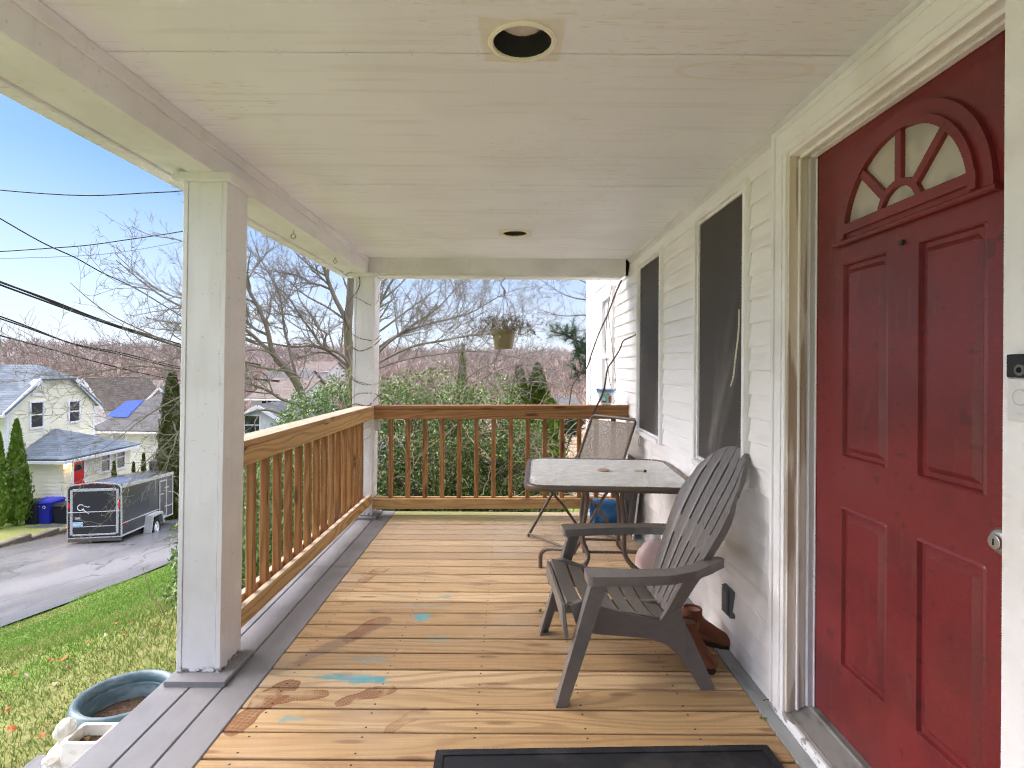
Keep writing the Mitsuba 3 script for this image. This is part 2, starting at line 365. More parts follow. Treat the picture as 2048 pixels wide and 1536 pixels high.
def bark_col(p, n, uv):
    b = fbm(p.x * 14, p.y * 14, p.z * 5, 3)
    moss = smoothstep(.5, .7, fbm(p.x * 3, p.y * 3, p.z * 1.5, 3))
    return mix(mix((.145, .118, .098), (.27, .23, .195), b), (.19, .185, .10), moss * .5)
pr('m_bark', proc(bark_col), .9, .15)
pr('m_twig', (.235, .205, .18), .9, .15)
pr('m_twig_pale', (.30, .235, .16), .85, .15)
pr('m_twig_dark', (.085, .060, .048), .8, .2)
def leafm(key, a, b, rough=.4, spec=.45, s=40):
    def f(p, n, uv):
        r = cell_rand(p.x * s, p.y * s, p.z * s)
        return mix(a, b, r)
    return mat(key, {'type': 'principled', 'base_color': proc(f), 'roughness': rough, 'specular': spec})
leafm('m_holly', (.048, .108, .026), (.14, .215, .058), .30, .6)
leafm('m_holly_light', (.085, .19, .035), (.26, .33, .08), .35, .55)
leafm('m_cedar', (.055, .10, .012), (.15, .19, .028), .7, .2, 25)
leafm('m_cedar_light', (.085, .17, .020), (.20, .29, .045), .7, .2, 25)
leafm('m_cedar_dark', (.040, .060, .014), (.115, .12, .030), .7, .2, 25)
leafm('m_pine', (.030, .080, .040), (.075, .135, .065), .6, .3)
leafm('m_dry_leaf', (.24, .155, .055), (.13, .10, .045), .7, .2, 60)
leafm('m_planter_leaf', (.115, .105, .065), (.21, .19, .125), .6, .2, 90)
pr('m_berry', (.42, .02, .012), .3, .5)
leafm('m_fallen', (.46, .15, .04), (.30, .13, .05), .7, .2, 30)
pr('m_fallen_pale', (.42, .34, .24), .7, .2)

def lawn_mix(x, y):
    a = fbm(x * .55, y * .55, 3, 4)
    return smoothstep(.44, .74, a)
def ground_col(p, n, uv):
    a = lawn_mix(p.x, p.y)
    f = fbm(p.x * 22, p.y * 22, 1, 3)
    g = mix((.125, .185, .04), (.20, .205, .075), a)
    c = mix(g, (.10, .075, .045), .45 * smoothstep(.5, .75, f))
    far = smoothstep(26, 60, dr.sqrt(p.x * p.x + p.y * p.y))
    c = mix(c, mix((.235, .165, .130), (.165, .125, .105), fbm(p.x * .05, p.y * .05, 2, 4)), far)
    return c
pr('m_ground', proc(ground_col), .9, .1)
def grass_col(p, n, uv):
    a = lawn_mix(p.x, p.y)
    r = cell_rand(p.x * 30, p.y * 30, 3)
    g = mix(mix((.125, .235, .03), (.215, .33, .065), r), mix((.19, .26, .055), (.30, .32, .11), r), a * .7)
    return g
mat('m_grass', {'type': 'principled', 'base_color': proc(grass_col), 'roughness': .6, 'specular': .3})
def road_col(p, n, uv):
    b = fbm(p.x * .7, p.y * .25, 3, 4)
    s = noise(p.x * 40, p.y * 40, 1)
    c = mix((.085, .083, .087), (.145, .142, .148), smoothstep(.36, .66, b))
    cr = fbm(p.x * .9, p.y * .35, 9, 4)
    c = mix(c, (.055, .053, .053), .7 * (1 - smoothstep(.006, .016, dr.abs(cr - .5))))
    return c * (.88 + .24 * s)
def road_rough(p, n, uv): return .34 + .30 * smoothstep(.35, .62, fbm(p.x * .9, p.y * .35, 5, 4))
mat('m_road', {'type': 'principled', 'base_color': proc(road_col), 'roughness': proc(road_rough), 'specular': .6})
def kerb_col(p, n, uv):
    return mix((.075, .065, .05), (.20, .18, .15), fbm(p.x * 3, p.y * 5, p.z * 9, 4))
pr('m_kerb', proc(kerb_col), .9, .15)

def lap_tex(lo, hi, pitch=.115):
    def f(p, n, uv):
        b = fbm(p.x * .6, p.y * .6, p.z * .6, 3)
        return mix(lo, hi, b)
    def g(p, n, uv):
        q = p.z / pitch; q = q - dr.floor(q)
        return (1 - q) * (1 - smoothstep(.9, 1.0, 1 - q) * .6)
    return f, g
def lap_wall(key, lo, hi, pitch):
    f, g = lap_tex(lo, hi, pitch)
    return bump(key, proc(f), g, .016, rough=.5, spec=.3, eps=6e-3)
pr('m_cream', proc(lap_tex((.83, .775, .60), (.86, .80, .64))[0]), .5, .3)

lap_wall('m_farwhite', (.74, .735, .70), (.79, .78, .75), .2)
def shingle(key, a, b, row, col):
    def f(p, n, uv):
        r = dr.floor(uv.y / row)
        u = uv.x / col + .5 * (r - 2 * dr.floor(r / 2)) + cell_rand(r, 3) * .3
        t = cell_rand(dr.floor(u), r, 2)
        fu, fv = u - dr.floor(u), uv.y / row - r
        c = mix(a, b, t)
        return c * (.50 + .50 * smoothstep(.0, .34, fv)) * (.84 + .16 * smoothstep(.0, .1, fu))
    return pr(key, proc(f), .85, .15)
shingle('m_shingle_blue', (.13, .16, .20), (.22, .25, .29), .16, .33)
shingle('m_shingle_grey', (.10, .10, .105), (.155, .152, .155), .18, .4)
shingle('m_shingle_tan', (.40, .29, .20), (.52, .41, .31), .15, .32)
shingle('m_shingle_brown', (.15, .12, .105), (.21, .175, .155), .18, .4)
pr('m_tarp', (.06, .11, .50), .85, .08)
pr('m_red_paint', (.56, .018, .022), .4, .4)
pr('m_brick_far', (.32, .135, .095), .9, .1)
pr('m_bin_blue', (.028, .035, .40), .45, .4)
pr('m_bin_dark', (.022, .024, .034), .5, .35)
pr('m_trailer', (.020, .020, .023), .14, .55, clearcoat=.8)
pr('m_alu', (.62, .62, .62), .38, .5, metallic=.55)
pr('m_tyre', (.02, .02, .02), .8, .2)
pr('m_rim', (.78, .78, .80), .3, .5)
pr('m_lens_red', (.62, .015, .012), .2, .5)
pr('m_lens_amber', (.80, .28, .02), .2, .5)
pr('m_plate', (.36, .62, .80), .5, .3)
pr('m_sign_blue', (.05, .11, .19), .4, .3)
pr('m_car', (.045, .05, .065), .2, .5, clearcoat=.8)
def potglaze_col(p, n, uv):
    b = fbm(p.x * 9, p.y * 9, p.z * 20, 4)
    return mix((.075, .125, .150), (.24, .31, .34), smoothstep(.42, .72, b) * .8)
pr('m_big_pot', proc(potglaze_col), .42, .4)
def soil_col(p, n, uv):
    return mix((.018, .012, .009), (.10, .065, .04), noise(p.x * 120, p.y * 120, p.z * 120))
bump('m_soil', proc(soil_col), lambda p, n, uv: fbm(p.x * 60, p.y * 60, p.z * 60, 3), .012, rough=.9, spec=.2)
def statue_col(p, n, uv):
    b = fbm(p.x * 22, p.y * 22, p.z * 22, 4)
    return mix((.78, .755, .68), (.55, .52, .44), smoothstep(.5, .75, b))
pr('m_statue', proc(statue_col), .6, .3)
pr('m_hang_pot', (.235, .205, .105), .45, .4)
pr('m_hook', (.26, .23, .18), .5, .3)
pr('m_bucket_in', (.24, .24, .235), .6, .3)
def bucket_col(p, n, uv):
    return mix((.035, .17, .42), (.11, .30, .52), smoothstep(.4, .75, fbm(p.x * 9, p.y * 9, p.z * 9, 3)))
pr('m_bucket', proc(bucket_col), .4, .4)
pr('m_jug', (.74, .56, .55), .4, .4)
pr('m_boot', (.185, .072, .040), .9, .15, sheen=.6)
pr('m_boot_sole', (.045, .028, .020), .9, .15)
pr('m_boot_fleece', (.42, .27, .22), .95, .1)
pr('m_outlet', (.115, .12, .125), .5, .35)
pr('m_bell_white', (.66, .66, .69), .4, .4)
pr('m_bell_grey', (.50, .50, .53), .4, .4)
pr('m_lens_ring', (.30, .31, .34), .15, .6)
pr('m_can', (.022, .022, .024), .55, .4)
pr('m_bulb', (.62, .56, .54), .35, .4)
pr('m_trim_ring', (.80, .75, .65), .45, .35)
pr('m_rope_light', (.66, .62, .50), .45, .4)
pr('m_coaster', (.40, .28, .20), .6, .3)
pr('m_marker', (.62, .62, .48), .4, .4)
def painted_pot_col(p, n, uv):
    u, v = uv.x, uv.y            # u: metres along the front, v: height share
    c = mix((.60, .76, .80), (.085, .24, .52), smoothstep(.62, .95, v))
    c = mix(c, (.80, .80, .76), 1 - smoothstep(.10, .14, v))
    d = dr.sqrt(u * u + dr.square((v - .30) * .14 / 1.0))
    inside = 1 - smoothstep(.050, .052, d)
    arch = (1 - smoothstep(.058, .060, d)) * (1 - inside)
    up = smoothstep(.12, .15, v)
    c = mix(c, (.25, .62, .60), inside * up)
    c = mix(c, (.36, .15, .07), arch * up)
    fig = (1 - smoothstep(.010, .013, dr.abs(u - .028))) * (1 - smoothstep(.60, .64, v)) * smoothstep(.15, .18, v)
    c = mix(c, (.30, .05, .035), fig)
    c = mix(c, (.72, .52, .22), 1 - smoothstep(.007, .009, dr.sqrt(dr.square(u - .026) + dr.square((v - .62) * .14))))
    crib = (1 - smoothstep(.020, .024, dr.abs(u + .022))) * (1 - smoothstep(.26, .30, v)) * smoothstep(.17, .20, v)
    c = mix(c, (.30, .06, .07), crib)
    c = mix(c, (.78, .72, .62), 1 - smoothstep(.009, .011, dr.sqrt(dr.square(u + .022) + dr.square((v - .36) * .14))))
    c = mix(c, (.70, .60, .10), 1 - smoothstep(.008, .012, dr.sqrt(dr.square(u + .008) + dr.square((v - .70) * .14))))
    c = mix(c, (.70, .28, .50), 1 - smoothstep(.008, .011, dr.sqrt(dr.square(u + .050) + dr.square((v - .26) * .14))))
    return c
pr('m_painted_pot', proc(painted_pot_col), .3, .5)

# ------------------------------------------------------------------ ground, road, hills
rng = np.random.default_rng(7)
def sstep(a, b, x):
    t = np.clip((x - a) / (b - a), 0, 1); return t * t * (3 - 2 * t)
def street_z(y):
    y = np.asarray(y, float)
    return -5.17 - .12 * (np.clip(y, -20, 30) - 21.3) - .02 * np.clip(y - 30, 0, 40)
XE, XF = -10.2, -17.2                      # near and far edge of the road
def ground_z(x, y):
    x, y = np.asarray(x, float), np.asarray(y, float)
    zs = street_z(y)
    zh = -.52 - .16 * np.clip(y - 4.8, 0, 24) + .02 * np.clip(-y, 0, 10)
    t = np.clip((-1.9 - x) / (-1.9 - XE), 0, 1)
    t = .75 * t + .25 * sstep(0, 1, t)
    z = zh * (1 - t) + np.minimum(zs, zh + 0) * t
    far = x < XF
    z = np.where(far, zs + .05 + .02 * np.clip(XF - x, 0, 30), z)
    road = (x <= XE) & (x >= XF)
    z = np.where(road, zs - .06, z)
    r = np.hypot(x, y)
    hill = sstep(70, 330, r) * (11.0 + 5 * (meshkit.fbm(np.stack([x * .008, y * .008, x * 0], -1), 3, 5) - .5))
    base = np.where(y > 30, np.minimum(z, -6.4), z)
    return base * (1 - sstep(60, 110, r)) + -6.4 * sstep(60, 110, r) + hill
def axis_pts(lo, hi, fine_lo, fine_hi, step, extra):
    a = np.arange(fine_lo, fine_hi + 1e-6, step)
    out = [fine_hi]; s = step
    while out[-1] < hi: s *= 1.14; out.append(out[-1] + s)
    out2 = [fine_lo]; s = step
    while out2[-1] > lo: s *= 1.14; out2.append(out2[-1] - s)
    return np.unique(np.concatenate([out2[1:], a, out[1:], extra]))
gx = axis_pts(-900, 900, -19, 2.4, .4, [XE, XE - .01, XF, XF - .01]); gy = axis_pts(-300, 900, -2, 30, .4, [])
X, Y = np.meshgrid(gx, gy, indexing='xy'); Z = ground_z(X, Y)
near = sstep(60, 20, np.hypot(X, Y))
Z = Z + near * .05 * (meshkit.fbm(np.stack([X * .9, Y * .9, X * 0], -1), 3, 2) - .5) * ((X > XE + .3) | (X < XF - .3))
under = (X > -1.44) & (X < 9) & (Y > -4) & (Y < 7.1)
Z = np.where(under, np.minimum(Z, -.55), Z)
nx, ny = len(gx), len(gy); I = np.arange(nx * ny).reshape(ny, nx)
gf = np.stack([I[:-1, :-1], I[:-1, 1:], I[1:, 1:], I[1:, :-1]], -1).reshape(-1, 4)
put('ground', (np.stack([X, Y, Z], -1).reshape(-1, 3), gf), 'm_ground', smooth=True)
tag('ground', 'grassy ground falling from the porch to the road and rising into wooded hills', kind='structure')
ry = np.arange(-20, 62, 1.0); rx = np.linspace(XF, XE, 15)
RX, RY = np.meshgrid(rx, ry); crown = .10 * (1 - ((RX - (XE + XF) / 2) / 3.5) ** 2)
RZ = street_z(RY) + crown
RX = RX + np.where(RX == XE, .22 * (meshkit.fbm(np.stack([RY * .6, RY * 0, RY * 0], -1), 3, 9) - .5), 0)
I = np.arange(RX.size).reshape(RX.shape)
put('road', (np.stack([RX, RY, RZ], -1).reshape(-1, 3), np.stack([I[:-1, :-1], I[:-1, 1:], I[1:, 1:], I[1:, :-1]], -1).reshape(-1, 4)), 'm_road', smooth=True)
tag('road', 'wet grey asphalt road running downhill past the lawn', kind='structure')
# far kerb of rough stone, each stone its own piece
tag(numbered('kerb'), 'low mossy stone kerb along the far side of the road', kind='structure')
yy = 12.0; kr = np.random.default_rng(3)
while yy < 23.4:
    L = kr.uniform(.7, 1.3); z0 = float(street_z(yy + L / 2))
    v, f, uv = bx(XF - .22, XF + .04 + kr.uniform(-.02, .02), yy, yy + L - .03, z0 - .1, z0 + .19 + kr.uniform(-.02, .03), .03)
    put('stone', (v, f), 'm_kerb', 'kerb'); yy += L
dz = float(street_z(23.5))
dv = np.array([[x, y, float(street_z(y)) + .06 + .012 * (XF - x)] for y in (22.3, 24.2, 26.4) for x in (XF + .02, XF - 3, XF - 7)])
put('driveway', (dv, np.array([[0, 3, 4, 1], [1, 4, 5, 2], [3, 6, 7, 4], [4, 7, 8, 5]])), 'm_road', smooth=False)
tag('driveway', 'short asphalt driveway beside the cream house', kind='structure')

# grass blades of the near lawn
def blades(n, x0, x1, y0, y1, h0, h1, w, seed):
    g = np.random.default_rng(seed)
    d = g.uniform(0, 1, n) ** 1.5
    y = y0 + (y1 - y0) * g.uniform(0, 1, n) ** 1.35; x = x1 - (x1 - x0) * g.uniform(0, 1, n) ** 1.2
    ok = (x < -1.62) & (x > XE + .15 + .25 * np.sin(y * 1.7)); x, y = x[ok], y[ok]; n = len(x)
    den = meshkit.fbm(np.stack([x * .8, y * .8, x * 0], -1), 3, 4)
    ok = (g.uniform(0, 1, n) < .35 + 1.1 * den); x, y = x[ok], y[ok]; n = len(x)
    z = ground_z(x, y) - .005 + .05 * (meshkit.fbm(np.stack([x * .9, y * .9, x * 0], -1), 3, 2) - .5)
    a = g.uniform(0, 2 * PI, n); l = g.normal(0, .45, (n, 2)); h = g.uniform(h0, h1, n) * (1 + .6 * (meshkit.fbm(np.stack([x * 1.5, y * 1.5, x * 0], -1), 2, 8) - .4))
    ww = w * (1 + np.hypot(x, y) / 9)
    b = np.stack([x, y, z], 1); s = np.stack([np.cos(a), np.sin(a), 0 * a], 1) * ww[:, None]
    tip = b + np.stack([l[:, 0] * h, l[:, 1] * h, h], 1)
    v = np.stack([b - s, b + s, tip], 1).reshape(-1, 3)
    return v, np.arange(3 * n).reshape(-1, 3)
put('grass', blades(280000, -10.2, -1.6, 1.0, 17, .02, .06, .0026, 11), 'm_grass')
tag('grass', 'patchy green and yellow lawn grass sloping down to the road', 'grass', kind='stuff')
def leaf_patch(c, size, g, curl=.35):
    """One curled leaf as a small lobed polygon."""
    n = 9; an = np.arange(n) * 2 * PI / n
    r = size * (.62 + .38 * np.cos(an * 5 + g.uniform(0, 6)) * .5 + .2 * g.uniform(-1, 1, n))
    v = np.stack([np.cos(an) * r, np.sin(an) * r * .8, curl * size * np.cos(an * 2 + g.uniform(0, 6)) * .6], 1)
    v = np.vstack([v, [[0, 0, size * .15]]])
    tx, ty = g.normal(0, .3, 2)
    v[:, 2] += v[:, 0] * tx + v[:, 1] * ty
    v = rot_z(v, g.uniform(0, 2 * PI)) + c
    i = np.arange(n)
    return v, np.stack([i, (i + 1) % n, i * 0 + n], 1)
def gpt(px, py):
    """Where a pixel's ray meets the ground."""
    d = at(px, py, 1.0) - [0, 0, CAMZ]; t = 1.0
    for k in range(4000):
        q = np.array([0, 0, CAMZ]) + d * t
        if q[2] < ground_z(q[0], q[1]): break
        t += .01
    return q
lg = np.random.default_rng(21)
for px, py, s, m, lab in ((126, 1329, .055, 'm_fallen', 'largest orange leaf on the lawn, beyond the big glazed pot'), (104, 1331, .045, 'm_fallen', 'orange leaf touching the left side of the largest orange leaf'),
        (178, 1293, .04, 'm_fallen', 'orange leaf on the lawn just up the slope from the largest one'), (234, 1257, .035, 'm_fallen', 'small orange leaf on the lawn midway between pot and road'), (249, 1281, .035, 'm_fallen', 'orange leaf on the lawn close to the nearer porch column'),
        (12, 1437, .035, 'm_fallen', 'orange leaf at the left edge of the picture, level with the cherub head'), (284, 1287, .03, 'm_fallen_pale', 'whitish leaf on the lawn closest to the nearer porch column'),
        (53, 1364, .03, 'm_fallen_pale', 'pale leaf on the lawn left of the glazed pot, below the orange pair'), (211, 1281, .035, 'm_fallen_pale', 'grey leaf on the lawn left of the column among the grass'), (24, 1474, .035, 'm_fallen', 'orange leaf lowest on the lawn beside the porch step'),
        (33, 1357, .04, 'm_fallen', 'orange leaf on the lawn left of the orange pair'), (264, 1195, .05, 'm_fallen', 'orange leaf highest on the lawn, nearest to the road'), (110, 1380, .03, 'm_fallen_pale', 'tan leaf on the lawn at the left rim of the glazed pot'),
        (84, 1487, .03, 'm_fallen', 'orange leaf on the lawn behind the cherub planter')):
    q = gpt(px, py)
    tag(put('fallen_leaf', leaf_patch(q + [0, 0, .045], s, lg), m), lab, 'leaf', 'fallen leaves on the lawn')
lit = []
for k in range(420):
    x, y = -1.8 - 7.6 * lg.uniform() ** 1.1, 1.2 + 14 * lg.uniform() ** 1.2
    lit.append(leaf_patch(np.array([x, y, float(ground_z(x, y)) + .035]), lg.uniform(.016, .034), lg))
for k in range(200):
    y = lg.uniform(13, 23); x = XF + abs(lg.normal(.12, .25)); lit.append(leaf_patch(np.array([x, y, float(street_z(y)) + .03]), lg.uniform(.03, .06), lg))
put('leaf_litter', cat_m(*lit), 'm_dry_leaf'); tag('leaf_litter', 'small brown leaf litter scattered over the lawn and the gutter', 'leaf litter', kind='stuff')

# ------------------------------------------------------------------ porch floor
WX, DL, DR = 1.066, -1.042, .983
tag(numbered('porch_floor'), 'porch floor of pale pine boards edged with grey composite boards', kind='structure')
fr = np.random.default_rng(5)
for k in range(-21, 22):
    y0 = DECK0 + k * PITCH; dy = fr.uniform(-.0012, .0012)
    zt = fr.uniform(-.0012, .0008)
    put('board', bx(DL + .004, DR - .002, y0 + .0052, y0 + PITCH - .0052 + dy, -.030 + zt, zt, .003), 'm_deck', 'porch_floor')
for i, (x0, x1) in enumerate(((-1.1785, DL - .002), (-1.3165, -1.1825), (-1.455, -1.3205))):
    for (y0, y1) in ((-1.0, 3.72), (3.724, 5.165)):
        put('edge_board', bx(x0, x1, y0, y1, -.026, 0.0005, .004), 'm_composite', 'porch_floor')
put('subfloor', bx(-1.43, WX, -.98, 5.14, -.20, -.0345), 'm_void', 'porch_floor')
put('fascia', bx(-1.452, -1.43, -.98, 5.16, -.24, -.0275), 'm_white', 'porch_floor')
put('flashing_strip', bx(DR + .001, WX + .01, .2, 5.15, -.03, .004, .001), 'm_flashing', 'porch_floor')
put('tread', bx(-1.838, -1.46, -1.0, 2.19, -.215, -.19, .004), 'm_composite', 'porch_floor')
put('riser', bx(-1.80, -1.47, -1.0, 2.17, -.60, -.216, .002), 'm_composite', 'porch_floor')

# ------------------------------------------------------------------ ceiling, beams, eave
CZ = CAMZ + .955
tag(numbered('porch_ceiling'), 'stained white painted plywood porch ceiling with narrow crown strips', kind='structure')
LIGHTS = ((.032, 1.645), (.034, 4.006))
seams = [-1.2, .485, 1.709, 2.955, 4.175, 5.06]
from shapely.geometry import Point
for a, b in zip(seams[:-1], seams[1:]):
    P = sbox(-1.25, a + .0022, WX, b - .0022)
    for lx, ly in LIGHTS: P = P.difference(Point(lx, ly).buffer(.088, 32))
    put('panel', extr_axis(P, 'z', CZ, CZ + .012), 'm_ceiling', 'porch_ceiling')
put('cover', bx(-1.3, 1.25, -1.25, 5.25, CZ + .16, CZ + .2), 'm_void', 'porch_ceiling')
ZB = CAMZ + .814
# crown: side strip and wall quarter round
put('crown', bx(-1.25, -1.238, -1.2, 4.93, CZ - .050, CZ - .001, .003), 'm_paint', 'porch_ceiling')
qr = [(WX - .004, CZ - .001), (WX - .028, CZ - .001)] + [(WX - .004 - .024 * math.cos(a), CZ - .001 - .026 * math.sin(a)) for a in np.linspace(.25, PI / 2, 6)]
put('crown', extr_axis(qr, 'y', -1.2, 4.95), 'm_paint', 'porch_ceiling', smooth=30)
tag(numbered('porch_beam'), 'white painted timber beam over the open left side of the porch', 'beam')
put('beam_casing', bx(-1.366, -1.2505, -1.2, 5.08, ZB, CZ + .05, .003), 'm_paint', 'porch_beam')
put('soffit', bx(-1.478, -1.3665, -1.2, 5.20, ZB + .016, ZB + .03, .002), 'm_paint', 'porch_beam')
put('fascia', bx(-1.55, -1.480, -1.2, 5.24, ZB + .004, ZB + .16, .004), 'm_paint', 'porch_beam')
put('bead', bx(-1.560, -1.551, -1.2, 5.24, ZB + .03, ZB + .17, .003), 'm_white', 'porch_beam')
tag(numbered('porch_beam'), 'white painted beam spanning the far end of the porch above the hanging planter', 'beam')
put('beam_casing', bx(-1.245, 1.022, 4.945, 5.06, ZB - .004, CZ + .05, .003), 'm_paint', 'porch_beam_001')
put('dark_gap_block', bx(1.0225, 1.060, 4.975, 5.05, ZB + .006, CZ + .02, .001), 'm_void', 'porch_beam_001')  # black block added to stand in for the shaded gap beside the wall
put('lip', bx(-1.19, 1.0, 4.965, 5.12, ZB - .020, ZB - .005, .002), 'm_white', 'porch_beam_001')
# the porch roof above (lean-to, out of sight from the camera)
rv, rf, ruv = board((-1.7, 2.0, CZ + .30), (1.3, 2.0, CZ + .95), (0, 1, 0), 6.6, .05, .004)
k = thing('porch_roof', 'shingled lean-to roof over the porch', 'roof'); put('shingles', (rv, rf, ruv), 'm_shingle_grey', k)

# recessed lights
for i, (lx, ly) in enumerate(LIGHTS):
    k = thing('recessed_light', ('large round recessed ceiling light nearest the camera, unlit black can in a cream trim ring', 'small looking recessed ceiling light near the far end of the porch, unlit')[i], 'ceiling light', 'recessed lights in the porch ceiling')
    put('trim_ring', lathe([(.0855, CZ - .0005), (.1, CZ - .0005), (.1015, CZ - .004), (.096, CZ - .009), (.0875, CZ - .008), (.0855, CZ)], 64, (lx, ly, 0)), 'm_trim_ring', k, smooth=50)
    put('can', lathe([(.0868, CZ - .004), (.0865, CZ + .030), (.078, CZ + .058), (.066, CZ + .064)], 48, (lx, ly, 0)), 'm_can', k, smooth=40)
    put('bulb', lathe([(.001, CZ + .040), (.03, CZ + .0415), (.052, CZ + .046), (.064, CZ + .054), (.068, CZ + .063)], 40, (lx, ly, 0)), 'm_bulb', k, smooth=60)

# ------------------------------------------------------------------ columns
def lean(v, z0=0): v = np.array(v, float); v[:, 0] += .0094 * (v[:, 2] - z0); return v
def column(name, label, x0, y0, w=.187):
    k = thing(name, label, 'column', 'porch columns')
    x1, y1 = x0 + w, y0 + w
    def L(m): return (lean(m[0]),) + tuple(m[1:])
    zc = CAMZ + .7835
    # four casing boards butted round a core, front board let in between the side boards
    put('casing_board', L(bx(x0, x0 + .020, y0, y1, .026, zc - .002, .0015)), 'm_paint', k)
    put('casing_board', L(bx(x1 - .020, x1, y0, y1, .024, zc - .002, .0015)), 'm_paint', k)
    put('casing_board', L(bx(x0 + .0215, x1 - .0225, y0 + .003, y0 + .022, .026, zc - .002, .0015)), 'm_paint', k)
    put('casing_board', L(bx(x0 + .0215, x1 - .0215, y1 - .022, y1 - .003, .025, zc - .002, .0015)), 'm_paint', k)
    put('core', L(bx(x0 + .018, x1 - .018, y0 + .016, y1 - .016, .02, zc)), 'm_void', k)
    put('cap', L(bx(x0 - .030, x1 + .028, y0 - .028, y1 + .028, zc - .001, zc + .031, .002)), 'm_paint', k)
    return k
c1 = column('porch_column', 'nearer white square porch column at the left with a boxed cap', -1.417, 2.392)
put('base_plate', bx(-1.427, -1.174, 2.322, 2.590, .001, .0235, .004), 'm_composite', c1)
c2 = column('porch_column', 'far white square porch column at the corner of the two railings with vines round it', -1.392, 4.925)
put('base_plate', bx(-1.405, -1.150, 4.852, 5.118, .001, .022, .004), 'm_composite', c2)
put('bracket', bx(-1.209, -1.16, 5.0, 5.04, .76, .865, .003), 'm_paint', c2)

# ------------------------------------------------------------------ railings
def railing(name, label, p0, p1, out, heights, n_bal, first, pitch, top_mat, low_mat, skew):
    """p0 -> p1: the inner face's line; out: unit vector away from the porch."""
    k = thing(name, label, 'railing', 'wooden railings of the porch')
    p0, p1, out = map(lambda q: np.asarray(q, float), (p0, p1, out)); a = (p1 - p0) / np.linalg.norm(p1 - p0); L = np.linalg.norm(p1 - p0)
    def P(s, o, z): return p0 + a * s + out * o + [0, 0, z + skew * s]
    zl, zt = heights
    up = (0, 0, 1)
    put('top_rail', board(P(0, .019, zt - .0755), P(L, .019, zt - .0755), up, .089, .038, .004), top_mat, k)
    put('outer_rail', board(P(0, .096, zt - .0755), P(L, .096, zt - .0755), up, .089, .038, .004), top_mat, k)
    put('cap_rail', board(P(-.0, .061, zt - .0150), P(L, .061, zt - .0150), out, .138, .029, .004), top_mat, k)
    put('bottom_rail', board(P(0, .019, zl + .0445), P(L, .019, zl + .0445), up, .089, .038, .004), low_mat, k)
    put('bottom_rail', board(P(0, .096, zl + .0445), P(L, .096, zl + .0445), up, .089, .038, .004), low_mat, k)
    for i in range(n_bal):
        s = first + i * pitch
        if s > L - .03: break
        put('baluster', board(P(s, .0575, zl + .012), P(s, .0575, zt - .032), a, .0385, .0375, .003), 'm_rail', k)
    return k
rl = railing('porch_railing', 'pine railing along the left side of the porch between the two columns', (-1.233, 2.58, 0), (-1.205, 4.925, 0), (-1, 0, 0), (.118, .986), 17, .068, .152, 'm_rail_pale', 'm_rail_pale', .0)
x0r = -1.205
rr = railing('porch_railing', 'reddish brown railing across the far end of the porch', (x0r, 4.945, 0), (1.060, 4.945, 0), (0, 1, 0), (.072, .985), 16, at(781.7, 900, 5.0)[0] - x0r, .1528, 'm_rail', 'm_rail_pale', .0075)

# ------------------------------------------------------------------ the house: siding, windows, door
H = thing('house', 'white house with lap siding, two screened windows and a red front door', 'house')
HEND = 6.93
DOOR_Y0, DOOR_Y1, DOOR_Z0, DOOR_Z1 = 1.172, 2.086, .0925, 2.126
WIN = [('window', 2.462, 3.146, .803, 2.175), ('window', 3.847, 4.558, .805, 2.175), ('window', 5.62, 6.33, .80, 2.16)]
# backing walls (with the door opening left free)
put('wall', bx(WX + .006, 1.25, 2.115, 7.1, -1.4, 5.6), 'm_white', H)
put('wall', bx(WX + .006, 1.25, -1.25, 1.165, -1.4, 5.6), 'm_white', H)
put('wall', bx(WX + .006, 1.25, 1.167, 2.113, 2.135, 5.6), 'm_white', H)
put('wall', bx(WX + .012, 1.25, 1.167, 2.113, -1.4, .0), 'm_white', H)
put('wall', bx(1.252, 9.0, 6.95, 7.1, -1.4, 5.6), 'm_white', H)
put('interior', bx(1.26, 1.30, 1.0, 2.3, -.2, 2.4), 'm_void', H)
COURSE = .1027
def course(z, y0, y1):
    p = [(WX + .003, z + .016), (WX - .0165, z - .001), (WX - .0180, z + .003), (WX - .0170, z + .010), (WX - .003, z + COURSE + .009), (WX + .003, z + COURSE + .009)]
    v, f = extr_axis([(a, b) for a, b in p], 'y', y0, y1)
    _seed[0] += 1; s = _seed[0]
    uv = np.stack([v[:, 1] + s * 7.31 % 97, v[:, 2] - z + s * 3.77 % 61], 1)
    return np.vstack([v]), f, uv
sr = np.random.default_rng(8)
k0 = int(np.floor((-1.3 - 1.328) / COURSE))
for k in range(k0, 34):
    z = 1.328 + k * COURSE; zt = z + COURSE
    spans = []
    if zt > .03 and z < CZ - .01: spans.append((2.2095, 5.17))
    if z < CZ + 3: spans.append((5.171, HEND))
    if zt > .03 and z < CZ - .01: spans.append((-1.2, 1.082))
    for a, b in spans:
        cuts = [(a, b)]
        for _, y0, y1, z0, z1 in WIN:
            if zt > z0 + .03 and z < z1 - .03:
                new = []
                for s, e in cuts:
                    if y1 <= s or y0 >= e: new.append((s, e)); continue
                    if y0 - s > .02: new.append((s, y0 - .004))
                    if e - y1 > .02: new.append((y1 + .004, e))
                cuts = new
        for s, e in cuts:
            if zt > CZ - .02 and e < 5.2: continue
            m = course(z, s, e)
            if z < .03:
                m[0][:, 2] = np.maximum(m[0][:, 2], .006) if e < 5.2 else m[0][:, 2]
            put('siding_board', m, 'm_siding', H)
put('frieze_board', bx(WX - .006, WX + .004, 2.2095, 4.94, CZ - .075, CZ - .004, .002), 'm_paint', H)
put('corner_board', bx(WX - .024, WX + .02, HEND + .002, 7.15, -1.4, 5.6, .004), 'm_white', H)
